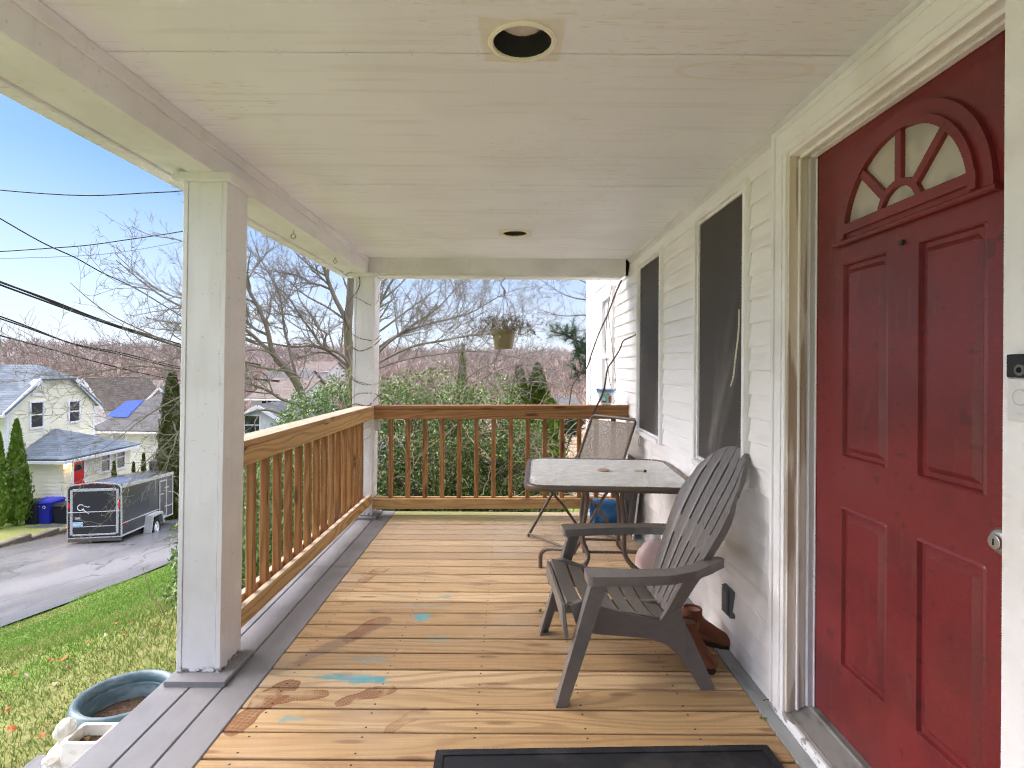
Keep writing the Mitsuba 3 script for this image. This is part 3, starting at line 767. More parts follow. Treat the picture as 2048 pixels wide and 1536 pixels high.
put('downpipe', tube([(1.02, 7.19, -1.3), (1.02, 7.19, 5.6)], .035, 12), 'm_white', H)

def screen_mesh(y0, y1, z0, z1, x, bulge):
    ny, nz = 26, 44
    Yg, Zg = np.meshgrid(np.linspace(y0, y1, ny), np.linspace(z0, z1, nz), indexing='ij')
    u, w = (Yg - y0) / (y1 - y0), (Zg - z0) / (z1 - z0)
    d = bulge(u, w) * np.sin(PI * u) ** .5 * np.clip(np.sin(PI * w), 0, 1) ** .5
    v = np.stack([x - d, Yg, Zg], -1).reshape(-1, 3); I = np.arange(ny * nz).reshape(ny, nz)
    return v, np.stack([I[:-1, :-1], I[1:, :-1], I[1:, 1:], I[:-1, 1:]], -1).reshape(-1, 4)
def window(y0, y1, z0, z1, bulge, label):
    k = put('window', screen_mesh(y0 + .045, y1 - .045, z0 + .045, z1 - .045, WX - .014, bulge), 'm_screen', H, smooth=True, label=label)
    xo = WX - .038
    for a, b in ((y0, y0 + .026), (y1 - .026, y1)): put('frame', bx(xo, WX + .004, a, b, z0, z1, .003), 'm_white', k)
    put('frame', bx(xo, WX + .004, y0 + .0265, y1 - .0265, z1 - .027, z1 - .001, .003), 'm_white', k)
    put('sill', bx(xo - .012, WX + .004, y0 + .0265, y1 - .0265, z0 + .001, z0 + .03, .003), 'm_white', k)
    for a, b in ((y0 + .030, y0 + .046), (y1 - .046, y1 - .030)): put('screen_frame', bx(WX - .026, WX - .004, a, b, z0 + .034, z1 - .030, .002), 'm_white', k)
    for a, b in ((z0 + .034, z0 + .048), (z1 - .046, z1 - .030)): put('screen_frame', bx(WX - .025, WX - .005, y0 + .0465, y1 - .0465, a, b, .002), 'm_white', k)
    return k
fold = lambda u, w: .020 * np.exp(-((u - (.62 - .55 * (w - .12))) / .10) ** 2) * (w < .62) * np.clip((.62 - w) / .2, 0, 1) + .012 * np.exp(-((u - (.42 - .5 * (w - .12))) / .08) ** 2) * np.clip((.6 - w) / .25, 0, 1) + .004 * np.exp(-((w - .08) / .05) ** 2)
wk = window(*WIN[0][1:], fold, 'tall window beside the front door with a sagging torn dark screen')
put('spline', tube(smooth_path([(1.028, 2.512, 1.60), (1.026, 2.515, 1.48), (1.018, 2.53, 1.36), (1.012, 2.548, 1.27), (1.010, 2.558, 1.255)], 16), .0035, 6), 'm_rope_light', wk, smooth=True)
wk = window(*WIN[1][1:], lambda u, w: .006 * np.exp(-((u - .5) / .3) ** 2) * (w < .5) * (1 - w), 'tall window near the far railing with a dusty dark screen')
put('pull_cord', tube(smooth_path([(1.028, 4.40, .80), (1.024, 4.43, .73), (1.024, 4.40, .715), (1.024, 4.37, .73), (1.028, 4.39, .80)], 20), .002, 5), 'm_wire', wk)
y0, y1, z0, z1 = WIN[2][1:]
wk = put('window', bx(WX - .008, WX, y0 + .11, y1 - .11, z0 + .09, z1 - .10), 'm_bell_grey', H, label='window of the house beyond the far railing')
for a, b in ((y0, y0 + .105), (y1 - .105, y1)): put('frame', bx(WX - .045, WX + .003, a, b, z0, z1, .003), 'm_white', wk)
put('frame', bx(WX - .045, WX + .003, y0 + .106, y1 - .106, z1 - .10, z1 - .001, .003), 'm_white', wk)
put('sill', bx(WX - .052, WX + .003, y0 + .106, y1 - .106, z0, z0 + .085, .003), 'm_white', wk)
put('meeting_rail', bx(WX - .03, WX - .009, y0 + .106, y1 - .106, 1.43, 1.48, .003), 'm_white', wk)

# front door
def door_leaf():
    """Front face of the leaf as a rectilinear relief: four panels with a sunk moulding and a raised field."""
    pan = [(1.687, 1.920, 1.035, 1.697), (1.336, 1.567, 1.035, 1.697), (1.687, 1.920, .322, .869), (1.336, 1.567, .322, .869)]
    ys, zs = {DOOR_Y0, DOOR_Y1}, {DOOR_Z0, DOOR_Z1}
    offs = (0, .007, .012, .020, .040)
    for a, b, c, d in pan:
        for o in offs: ys |= {a + o, b - o}; zs |= {c + o, d - o}
    ys, zs = np.array(sorted(ys)), np.array(sorted(zs))
    Yg, Zg = np.meshgrid(ys, zs, indexing='ij'); D = np.zeros_like(Yg)
    for a, b, c, d in pan:
        e = np.minimum(np.minimum(Yg - a, b - Yg), np.minimum(Zg - c, d - Zg))
        D = np.where(e >= 0, np.interp(e, offs, (.001, -.002, .013, .013, -.001)), D)
    v = np.stack([1.14 + D, Yg, Zg], -1).reshape(-1, 3); n, m = Yg.shape; I = np.arange(n * m).reshape(n, m)
    f = np.stack([I[:-1, :-1], I[1:, :-1], I[1:, 1:], I[:-1, 1:]], -1).reshape(-1, 4)
    b = box8(1.150, 1.184, DOOR_Y0 + .0005, DOOR_Y1 - .0005, DOOR_Z0, DOOR_Z1)
    return cat_m((v, f), hull(b), bx(1.1402, 1.156, DOOR_Y0, DOOR_Y0 + .001, DOOR_Z0, DOOR_Z1, .0001)[:2])
DK = put('door', door_leaf(), 'm_door', H, label='red panelled front door with a sunburst fanlight')
FY, FZ, R0 = 1.623, 1.775, .300
def half_ring(r0, r1, z0=0, n=40):
    an = np.linspace(0, PI, n)
    return Polygon([(r1 * math.cos(a), r1 * math.sin(a)) for a in an] + [(r0 * math.cos(a), r0 * math.sin(a)) for a in an[::-1]])
def on_door(poly, x0, x1):
    v, f = extr(poly, x1 - x0)
    return np.stack([x1 - v[:, 2], FY + v[:, 0], FZ + v[:, 1]], 1), f
from shapely.ops import unary_union
from shapely import affinity
for nm, r0, r1, x0 in (('fanlight_frame', .276, .316, 1.126), ('fanlight_frame', .254, .278, 1.116)):
    put(nm, on_door(half_ring(r0, r1).union(sbox(-r1, -.002 if r1 > .3 else .014, r1, .030 if r1 > .3 else .045)), x0, 1.1435), 'm_door', DK)
bars = half_ring(.074, .094)
for a in (45, 90, 135): bars = bars.union(affinity.rotate(sbox(.085, -.0125, .262, .0125), a, origin=(0, 0)))
put('muntin', on_door(affinity.translate(bars.intersection(sbox(-.27, 0, .27, .27)), 0, .02).intersection(half_ring(0.001, .266)), 1.121, 1.1425), 'm_door', DK)
hole = half_ring(.001, .258)
b2 = affinity.translate(bars, 0, .02)
gl = hole.difference(b2).difference(sbox(-.3, -.1, .3, .045)).buffer(-.001)
for g in sorted((g for g in gl.geoms if g.area > .0008), key=lambda g: g.centroid.x): put('pane', on_door(g, 1.1340, 1.1395), 'm_pane', DK)
put('fanlight_sill', bx(1.119, 1.1395, FY - .328, FY + .328, FZ - .018, FZ - .003, .004), 'm_door', DK)
put('peephole', tube([(1.1415, 1.625, 1.706), (1.132, 1.625, 1.706)], .008, 14), 'm_iron', DK)
lk = put('lock', tube([(1.139, 1.279, .945), (1.130, 1.279, .945), (1.120, 1.279, .945), (1.116, 1.279, .945)], [.033, .033, .027, .020], 32), 'm_steel', DK, smooth=40)
put('cylinder', tube([(1.117, 1.279, .945), (1.108, 1.279, .945), (1.107, 1.279, .945)], [.0165, .0165, .015], 28), 'm_steel', lk, smooth=40)
put('keyhole', bx(1.1055, 1.1075, 1.2775, 1.2805, .938, .952, .0003), 'm_black', lk)
# casing, jambs, stops, sill
CY0, CY1 = 2.113, 2.2085
for (a, b) in ((CY0, CY1), (1.083, 1.1785)):
    inner = a if a > 1.5 else b; s = 1 if a > 1.5 else -1
    put('door_casing', bx(1.037, WX + .006, min(a, b), max(a, b), .032, 2.1495, .002), 'm_white', H)
    put('door_casing', bx(1.0315, 1.0365, *sorted((inner + s * .022, inner + s * .070)), .034, 2.1495, .0025), 'm_white', H)
    put('door_casing', bx(1.026, 1.0365, *sorted((inner + s * .076, inner + s * .0945)), .034, 2.256, .0025), 'm_white', H)
put('door_casing', bx(1.037, WX + .006, 1.083, 2.2085, 2.150, 2.2565, .002), 'm_white', H)
put('door_casing', bx(1.031, 1.0365, 1.16, 2.13, 2.172, 2.222, .0025), 'm_white', H)
put('door_casing', bx(1.026, 1.0365, 1.103, 2.188, 2.238, 2.2555, .0025), 'm_white', H)
put('door_jamb', bx(1.046, 1.21, 2.1005, 2.1125, .05, 2.149, .001), 'm_jamb', H)
put('door_jamb', bx(1.046, 1.21, 1.152, 1.1645, .05, 2.149, .001), 'm_jamb', H)
put('door_jamb', bx(1.046, 1.21, 1.165, 2.1, 2.134, 2.149, .001), 'm_white', H)
put('door_stop', bx(1.079, 1.086, 2.090, 2.1003, .062, 2.12, .001), 'm_white', H)
put('door_stop', bx(1.112, 1.1385, 2.080, 2.1003, .083, 2.12, .003), 'm_bell_grey', H, label='pale metal weatherstrip down the side of the door')
put('door_stop', bx(1.1335, 1.1388, 2.0745, 2.0795, .083, 2.118, .001), 'm_white', H)
put('door_stop', bx(1.079, 1.086, 1.165, 2.0895, 2.121, 2.1338, .001), 'm_white', H)
put('door_stop', bx(1.112, 1.1385, 1.165, 2.0795, 2.1215, 2.1338, .003), 'm_white', H)
put('door_sill', extr_axis([(1.049, .018), (1.049, .042), (1.056, .049), (1.060, .047), (1.122, .074), (1.124, .083), (1.130, .084), (1.133, .078), (1.19, .090), (1.19, .018)], 'y', 1.165, 2.105), 'm_sill', H)
put('door_sill', bx(1.036, 1.0485, 1.085, 2.215, .006, .044, .002), 'm_peel', H, label='white strip of peeling paint under the door sill')
nk = thing('nail', 'bent rusty nail sticking out of the foot of the door casing', 'nail'); put('shank', tube([(1.04, 2.205, .036), (1.0, 2.19, .040)], .0018, 6), 'm_iron', nk)

# doorbell on the nearer casing
db = thing('doorbell', 'white video doorbell with black camera top on the door casing', 'doorbell')
BY0, BY1, BZ = 1.072, 1.136, 1.236
put('body', rbox(1.008, 1.031, BY0, BY1, BZ, BZ + .086, .004), 'm_bell_white', db)
put('camera_cover', rbox(1.006, 1.031, BY0, BY1, BZ + .0865, BZ + .134, .004), 'm_black', db)
cy = (BY0 + BY1) / 2
put('camera', tube([(1.008, cy, BZ + .102), (1.004, cy, BZ + .102)], [.0125, .011], 24), 'm_outlet', db)
put('camera', tube([(1.0045, cy, BZ + .102), (1.0025, cy, BZ + .102)], [.006, .005], 20), 'm_void', db)
put('button', tube([(1.009, cy, BZ + .048), (1.006, cy, BZ + .048), (1.0055, cy, BZ + .048)], [.0145, .0145, .0125], 32), 'm_bell_white', db)
put('button_ring', lathe([(.0148, 0), (.0148, .0025), (.0165, .0025), (.0165, 0)], 32), 'm_outlet', db)
v = meshkit.WRITTEN[scene[db + '__button_ring']['filename']]
put_key = db + '__button_ring'
vv = np.array(v[0]); scene[put_key] = mikit.ply((np.stack([1.0085 - vv[:, 2], cy + vv[:, 0], BZ + .048 + vv[:, 1]], 1), v[1]), 'm_bell_grey')
tm = meshkit.text_mesh('ring', .005, .0006); tv = np.array(tm.vertices)
put('lettering', (np.stack([1.0085 - tv[:, 2], cy + .009 - tv[:, 0], BZ + .014 + tv[:, 1]], 1), np.array(tm.faces)), 'm_bell_grey', db)

# outlet box low on the wall
ok_ = thing('outlet', 'grey weatherproof outlet cover low on the white siding', 'outlet')
oy, oz = 2.655, .235
put('plate', rbox(1.036, 1.060, oy - .043, oy + .043, oz - .068, oz + .068, .004), 'm_outlet', ok_)
put('cover', rbox(1.022, 1.0345, oy - .030, oy + .030, oz - .055, oz + .055, .004), 'm_outlet', ok_)
put('hinge', tube([(1.030, oy - .032, oz + .062), (1.030, oy + .032, oz + .062)], .006, 8), 'm_outlet', ok_)

# eye hooks under the beam
for px, py, D in ((585, 461, 3.42), (669, 514, 4.22)):
    q = at(px, py, D); q = np.array([-1.315, (1.315 * F / (1019 - px)), ZB])
    k = thing('eye_hook', 'rusty screw eye in the beam, ' + ('the nearer of two' if px < 600 else 'the farther of two'), 'hook', 'screw eyes under the beam')
    an = np.linspace(.2, 2 * PI - .5, 24)
    put('ring', tube(np.vstack([[q[0], q[1], q[2] + .004], [q[0], q[1], q[2] - .018]] + [[q[0] + .014 * math.sin(a), q[1], q[2] - .032 + .014 * math.cos(a)] for a in an]), .0022, 6), 'm_iron', k, smooth=True)

# ------------------------------------------------------------------ doormat
mk = thing('doormat', 'black rubber doormat before the front door', 'mat')
c = [(-.245, 1.928), (.912, 1.964), (.93, 1.25), (-.23, 1.22)]
p = Polygon(c).buffer(-.008).buffer(.008, 6)
put('pad', extr_axis(p, 'z', .003, .015), 'm_rubber', mk)
rim = p.difference(p.buffer(-.028)); put('border', extr_axis(rim, 'z', .0152, .019), 'm_rubber', mk)

# ------------------------------------------------------------------ adirondack chair
A = thing('adirondack_chair', 'dark taupe resin adirondack chair facing the railing', 'chair')
AYAW = math.radians(3.0); AO = np.array([.172, 2.515, 0])
def ac(m):
    v = rot_z(np.asarray(m[0], float), AYAW) + AO
    return (v,) + tuple(m[1:])
def slab_grid(front, thick):
    """Closed shell from a grid of points (n, m, 3) and a per-point offset vector."""
    n, m = front.shape[:2]; back = front + thick
    v = np.vstack([front.reshape(-1, 3), back.reshape(-1, 3)]); I = np.arange(n * m).reshape(n, m); J = I + n * m
    q = lambda G: np.stack([G[:-1, :-1], G[1:, :-1], G[1:, 1:], G[:-1, 1:]], -1).reshape(-1, 4)
    f = [q(I), q(J)[:, ::-1]]
    for e in (I[0], I[-1][::-1], I[:, 0][::-1], I[:, -1]):
        f.append(np.stack([e[:-1], e[1:], e[1:] + n * m, e[:-1] + n * m], 1))
    return v, np.vstack(f)
def back_pt(v, h):
    w = .165 + .102 * sstep(0, .62, h) - .010 * sstep(.8, 1, h)
    X = .512 + .360 * h - .010 * np.sin(PI * np.clip(h, 0, 1)) - .045 * v ** 2 * (.4 + .6 * h)
    return np.stack([X, v * w, .262 + .715 * h], -1)
NB = 6; edges = np.linspace(-1, 1, NB + 1); g_ = .032
for i in range(NB):
    a, b = edges[i] + (g_ if i else 0), edges[i + 1] - (g_ if i < NB - 1 else 0)
    vv = np.linspace(a, b, 6); hh = np.linspace(0, 1, 40)
    V = np.repeat(vv[:, None], 40, 1)
    top = 1 - .185 * np.abs(vv) ** 2.8
    Hh = hh[None] * top[:, None]
    P = back_pt(V * (1 - .13 * sstep(.80, 1, np.repeat(hh[None], 6, 0))), Hh)
    e = np.minimum((V - a) / .05, (b - V) / .05).clip(0, 1)
    P[..., 0] += .0035 * (1 - e) ** 2
    th = np.zeros_like(P); th[..., 0] = .012
    sk = .012 + .022 * (1 - sstep(.72, .98, hh))
    if i == 0: th[0, :, 0] = sk; th[1, :, 0] = .012 + (sk - .012) * .4
    if i == NB - 1: th[-1, :, 0] = sk; th[-2, :, 0] = .012 + (sk - .012) * .4
    put('back_slat', ac(slab_grid(P, th)), 'm_resin', A, smooth=35)
for h0, h1, o in ((.0, .045, .004), (.40, .51, .0035), (.90, 1.0, .006)):
    vv = np.linspace(-.96, .96, 30)
    V = np.repeat(vv[:, None], 8, 1); top = (1 - .185 * np.abs(vv) ** 2.8)[:, None]
    hh = np.linspace(0, 1, 8)[None]
    if h0 > .8: Hh = top - .10 * (1 - hh) * top
    else: Hh = np.repeat(h0 + (h1 - h0) * hh, 30, 0)
    if h0 > .8: Hh = Hh - .004
    P = back_pt(V * (1 - (.13 * sstep(.80, 1, Hh / top) if h0 > .8 else 0)), Hh); P[..., 0] += o
    th = np.zeros_like(P); th[..., 0] = .014 if h0 < .8 else .018
    put('back_band', ac(slab_grid(P, th)), 'm_resin', A, smooth=35)
# seat slats
for i in range(6):
    x0 = .055 + i * .076; x1 = x0 + .066
    z0, z1 = .392 - .24 * (x0 - .05), .392 - .24 * (x1 - .05)
    w0, w1 = .262 - .13 * x0, .262 - .13 * x1
    n = 8; s = np.linspace(0, 1, n)
    xs = x0 + (x1 - x0) * s; zs = z0 + (z1 - z0) * s; ws = w0 + (w1 - w0) * s
    if i == 0:
        xs = np.concatenate([[x0 - .012, x0 - .010, x0 - .004], xs]); zs = np.concatenate([[z0 - .075, z0 - .03, z0 - .008], zs]); ws = np.concatenate([[w0] * 3, ws])
    yy = np.linspace(-1, 1, 11)
    P = np.stack([np.repeat(xs[:, None], 11, 1), ws[:, None] * yy[None], zs[:, None] - .016 * (1 - yy[None] ** 2) * (1 - .3 * s[0])], -1)
    th = np.zeros_like(P); th[..., 2] = -.011; th[..., 0] = .004
    put('seat_slat', ac(slab_grid(P, th)), 'm_resin', A, smooth=40)
apr = Polygon([(-.258, .378), (.258, .378), (.296, .30), (.300, .262), (.262, .258), (.235, .275), (.19, .305), (0, .322), (-.19, .305), (-.235, .275), (-.262, .258), (-.300, .262), (-.296, .30)]).buffer(-.006).buffer(.006, 5)
v, f = extr(apr, .012); put('front_apron', ac((np.stack([.032 + v[:, 2] + .020 * np.clip((.30 - v[:, 1]) / .08, 0, 1), v[:, 0], v[:, 1]], 1), f)), 'm_resin', A, smooth=20)
put('seat_rail', ac(bx(.07, .50, -.012, .012, .235, .285, .003)[:2]), 'm_resin', A)
for s in (-1, 1):
    arm = Polygon([(.118, .262), (.118, .358), (.135, .368), (.30, .372), (.44, .365), (.55, .340), (.63, .300), (.715, .235), (.69, .205), (.62, .225), (.56, .262), (.48, .285), (.36, .287), (.22, .272)]).buffer(-.012).buffer(.012, 6)
    v, f = extr(arm, .036)
    v[:, 1] *= s; v[:, 2] += .494
    v[:, 2] += .02 * sstep(.45, .7, v[:, 0])
    put('arm', ac((v, f if s > 0 else f[:, ::-1])), 'm_resin', A, smooth=35)
    # front leg: face plate and side web
    def leg_poly(y0, y1, xa, xb, za=0.0, zb=.493, xr=.145, top=0.0):
        return hull(np.array([(x, s * y, z) for z, lo, hi in ((za, xa, xb), (zb, xa + xr, xb + xr + top)) for x in (lo, hi) for y in (y0, y1)]))
    m1 = leg_poly(.272, .320, .0, .012, xr=.142); m2 = leg_poly(.309, .320, .010, .046, xr=.142, top=.02)
    m3 = leg_poly(.272, .320, .0, .046, 0, .012, xr=.003)
    put('front_leg', ac(cat_m(m1, m2, m3)), 'm_resin', A, smooth=25)
    side = Polygon([(.062, .380), (.115, .392), (.30, .330), (.450, .288), (.472, .33), (.492, .40), (.53, .515), (.600, .515), (.560, .42), (.535, .35), (.545, .29), (.585, .22), (.630, .12), (.682, .0), (.622, .0), (.570, .085), (.52, .15), (.47, .19), (.40, .218), (.30, .235), (.20, .25), (.10, .27)]).buffer(-.006).buffer(.006, 4)
    if s > 0: side = side.difference(Polygon([(.455, .30), (.56, .30), (.70, .60), (.40, .60)]))
    v, f = extr(side, .022)
    v = np.stack([v[:, 0], v[:, 2], v[:, 1]], 1); f = f[:, ::-1]
    off = .252 - .13 * np.clip(v[:, 0], 0, .6) + .10 * np.clip((v[:, 2] - .30) / .2, 0, 1) * np.clip((v[:, 0] - .42) / .05, 0, 1) + .03 * np.clip((.2 - v[:, 2]) / .2, 0, 1) * np.clip((v[:, 0] - .45) / .1, 0, 1)
    v[:, 1] = s * (off + v[:, 1])
    if s < 0: f = f[:, ::-1]
    put('rear_leg', ac((v, f)), 'm_resin', A, smooth=20)

# ------------------------------------------------------------------ patio table
TB = thing('patio_table', 'square patio table with wavy glass top and brown tube frame', 'table')
TC, TH, TYAW = np.array([.566, 3.385, 0]), .452, -.058
def tc(m): return (rot_z(np.asarray(m[0], float), TYAW) + TC,) + tuple(m[1:])
rr_ = sbox(-TH + .10, -TH + .10, TH - .10, TH - .10).buffer(.10, 12)
prof = np.array(rr_.exterior.coords)[:-1][::-1]
def ring_sweep(path, prof2):
    n, m = len(path), len(prof2); tg = np.roll(path, -1, 0) - np.roll(path, 1, 0); tg /= np.linalg.norm(tg, axis=1, keepdims=True)
    nn = np.stack([tg[:, 1], -tg[:, 0]], 1)
    if (nn * path).sum() < 0: nn = -nn
    v = np.concatenate([path[:, None] + nn[:, None] * prof2[None, :, :1], np.broadcast_to(prof2[None, :, 1:], (n, m, 1))], -1).reshape(-1, 3)
    I = np.arange(n * m).reshape(n, m); J = np.roll(I, -1, 0)
    f = np.stack([I, np.roll(I, -1, 1), np.roll(J, -1, 1), J], -1).reshape(-1, 4)
    return v, f
put('frame', tc(ring_sweep(prof, np.array([(-.004, .680), (.008, .682), (.013, .690), (.013, .704), (.008, .712), (-.006, .714), (-.016, .711), (-.016, .704), (-.008, .700)]))), 'm_bronze', TB, smooth=50)
put('glass_top', tc(extr_axis(rr_.buffer(-.010), 'z', .7025, .7085)), 'm_table_glass', TB)
for sx, sy, kx, ky in ((-1, -1, .76, 1.12), (1, -1, 1, 1), (-1, 1, 1, 1.1), (1, 1, .9, 1)):
    pts = [(sx * .33, sy * .33, .683), (sx * .28, sy * .27, .678), (sx * .14, sy * .14, .672), (sx * .115, sy * .115, .64), (sx * .115, sy * .115, .45), (sx * .115, sy * .115, .30), (sx * .125, sy * .125, .235), (sx * .165, sy * .155, .19), (sx * .26, sy * .22, .155), (sx * .345, sy * .275, .125), (sx * .368, sy * .290, .095), (sx * .372, sy * .293, .04), (sx * .372, sy * .293, .002)]
    pts = [(x * (1 if z > .28 else kx), y * (1 if z > .28 else ky), z) for x, y, z in pts]
    put('leg', tc(tube(smooth_path(pts, 60), .0135, 12)), 'm_bronze', TB, smooth=50)
for z in (.62, .26):
    put('brace', tc(ring_sweep(np.array(sbox(-.115, -.115, .115, .115).buffer(.004, 2).exterior.coords)[:-1][::-1], np.array([(-.006, z - .006), (.006, z - .006), (.006, z + .006), (-.006, z + .006)]))), 'm_bronze', TB)
q = at(1207, 939, 3.40); q[2] = .709
k = thing('coaster', 'round brown coaster lying on the glass table', 'coaster'); put('disc', lathe([(.0, .0), (.036, .0), (.038, .004), (.036, .008), (.030, .007), (.0, .006)], 32, q), 'm_coaster', k, smooth=40)
q = at(1270, 940, 3.38); q[2] = .7165
k = thing('lighter', 'small pale lighter with a black tip lying on the glass table', 'lighter')
put('body', tube([q, q + [.050, -.012, 0]], .0075, 12), 'm_marker', k, smooth=40); put('tip', tube([q + [.051, -.0122, 0], q + [.066, -.016, 0]], .008, 10), 'm_black', k, smooth=40)

# ------------------------------------------------------------------ folding sling chair behind the table
FC = thing('sling_chair', 'brown folding chair with grey mesh sling behind the table', 'chair')
fo = np.array([.672, 4.462, 0]); fd = np.array([-.80, -.60]); ld = np.array([.60, -.80])      # forward, and towards its other arm
def fc(p):
    p = np.atleast_2d(np.asarray(p, float))
    return np.concatenate([fo[:2] + p[:, :1] * fd + p[:, 1:2] * ld, p[:, 2:]], 1)
HW = .238
bk = [(.02, -HW, .40), (-.22, -HW, .905), (-.232, -HW + .02, .925), (-.232, HW - .02, .925), (-.22, HW, .905), (.02, HW, .40)]
put('back_frame', tube(fc(bk), .0125, 10), 'm_bronze', FC, smooth=50)
st = [(-.02, -HW, .415), (.40, -HW, .455), (.42, -HW + .02, .455), (.42, HW - .02, .455), (.40, HW, .455), (-.02, HW, .415)]
put('seat_frame', tube(fc(st), .0115, 10), 'm_bronze', FC, smooth=50)
for s in (-1, 1):
    put('leg', tube(fc([(-.10, s * (HW + .02), .62), (.18, s * (HW + .02), .34), (.44, s * (HW + .02), .03), (.455, s * (HW + .02), .006)]), .012, 10), 'm_bronze', FC, smooth=50)
    put('leg', tube(fc([(.36, s * (HW - .005), .45), (.12, s * (HW - .005), .22), (-.06, s * (HW - .005), .006)]), .011, 10), 'm_bronze', FC, smooth=50)
put('stretcher', tube(fc([(.452, -HW - .02, .03), (.452, HW + .02, .03)]), .009, 8), 'm_bronze', FC, smooth=50)
put('stretcher', tube(fc([(-.05, -HW, .02), (-.05, HW, .02)]), .009, 8), 'm_bronze', FC, smooth=50)
def weave(corner, uvec, vvec, nu, nv, w, sag):
    """A woven mesh of flat threads: nu threads along v and nv along u, with open gaps between."""
    out = []; c, u, v = map(lambda q: np.asarray(q, float), (corner, uvec, vvec)); n = np.cross(u, v); n /= np.linalg.norm(n)
    t = np.linspace(0, 1, 7)
    for N, a, b in ((nu, u, v), (nv, v, u)):
        la = np.linalg.norm(a); hw = a / la * w / 2
        for i in range(N):
            s = (i + .5) / N
            line = c + a * s + b * t[:, None] + n * (sag(s, t) if a is u else sag(t, s))[:, None]
            vv = np.stack([line - hw, line + hw], 1).reshape(-1, 3); k = np.arange(6) * 2
            out.append((fc(vv), np.stack([k, k + 1, k + 3, k + 2], 1)))
    return cat_m(*out)
put('back_sling', weave((.008, -HW + .012, .425), (0, 2 * HW - .024, 0), (-.225, 0, .475), 115, 125, .0031, lambda a, b: -.014 * np.sin(PI * np.asarray(a)) * (np.asarray(b) * 0 + 1)), 'm_sling', FC)
put('seat_sling', weave((.02, -HW + .012, .418), (0, 2 * HW - .024, 0), (.385, 0, .036), 105, 90, .0038, lambda a, b: -.03 * np.sin(PI * np.asarray(a)) * (np.asarray(b) * 0 + 1)), 'm_sling', FC)

# ------------------------------------------------------------------ small things on the porch
def along(m, o, ax, up=(0, 0, 1)):
    """Lathe's z axis laid along ax, its foot at o."""
    ax = np.asarray(ax, float) / np.linalg.norm(ax); u = np.cross(up, ax); u /= np.linalg.norm(u); w = np.cross(ax, u); v = np.asarray(m[0])
    return np.asarray(o) + v[:, :1] * u + v[:, 1:2] * w + v[:, 2:] * ax, m[1]
bk_ = thing('bucket', 'blue bucket lying on its side under the table', 'bucket')
bo, bax = np.array([.972, 4.70, .125]), np.array([-.30, -.012, .0])
put('shell', along(lathe([(.0, .0), (.095, .0), (.100, .004), (.116, .27), (.1165, .272), (.113, .272), (.098, .012), (.0, .010)], 40), bo, bax), 'm_bucket', bk_, smooth=40)
put('bottom', along(lathe([(.0, -.002), (.101, -.002), (.103, .0), (.106, .055), (.1035, .055)], 40), bo, bax), 'm_bucket_in', bk_, smooth=40)
put('handle', tube(smooth_path([bo + bax * .85 + [0, -.115, 0], bo + bax * .75 + [0, -.11, -.07], bo + bax * .65 + [0, -.06, -.12], bo + bax * .6 + [0, .05, -.121], bo + bax * .8 + [0, .116, 0]], 24), .003, 6), 'm_iron', bk_)
jg = thing('jug', 'pale pink plastic jug standing by the wall behind the adirondack chair', 'jug')
jx, jy = .862, 3.33
def sq_loft(rows, c, n=36):
    an = np.arange(n) * 2 * PI / n; out = []
    for a, b, z, p, ox in rows:
        out.append(np.stack([ox + a * np.sign(np.cos(an)) * np.abs(np.cos(an)) ** p, b * np.sign(np.sin(an)) * np.abs(np.sin(an)) ** p, an * 0 + z], 1))
    v = np.vstack(out); i = np.arange(n); j = (i + 1) % n; f = []
    for k in range(len(rows) - 1): f.append(np.stack([k * n + i, k * n + j, k * n + n + j, k * n + n + i], 1))
    return v + np.asarray(c), np.vstack(f)
put('body', sq_loft([(.001, .001, .002, 1, 0), (.095, .065, .002, .6, 0), (.102, .07, .012, .6, 0), (.102, .07, .20, .6, 0), (.094, .065, .235, .65, .004), (.066, .05, .285, .8, .01), (.034, .030, .305, 1, .014), (.028, .028, .318, 1, .014), (.001, .001, .318, 1, .014)], (jx, jy, .004)), 'm_jug', jg, smooth=45)
put('handle', tube(smooth_path([(jx - .06, jy, .235), (jx - .088, jy, .20), (jx - .1, jy, .15), (jx - .088, jy, .10)], 16), .010, 10), 'm_jug', jg, smooth=True)
put('cap', lathe([(.0, .347), (.026, .347), (.029, .343), (.029, .320), (.02, .320)], 24, (jx + .014, jy, .004)), 'm_bell_white', jg, smooth=40)
import manifold3d as m3
def blob(balls, edge=.010):
    """Smooth skin over ellipsoid-ended hulls: [(c, r), ...] pairs hulled in sequence."""
    man = None
    for (c0, r0), (c1, r1) in balls:
        p = np.vstack([ell(c0, r0, 2)[0], ell(c1, r1, 2)[0]])
        h = m3.Manifold.hull_points(p.astype(np.float64)); man = h if man is None else man + h
    man = man.refine_to_length(edge); m = man.to_mesh()
    t = trimesh.Trimesh(m.vert_properties[:, :3], m.tri_verts, process=True)
    trimesh.smoothing.filter_taubin(t, iterations=12)
    return np.array(t.vertices), np.array(t.faces)
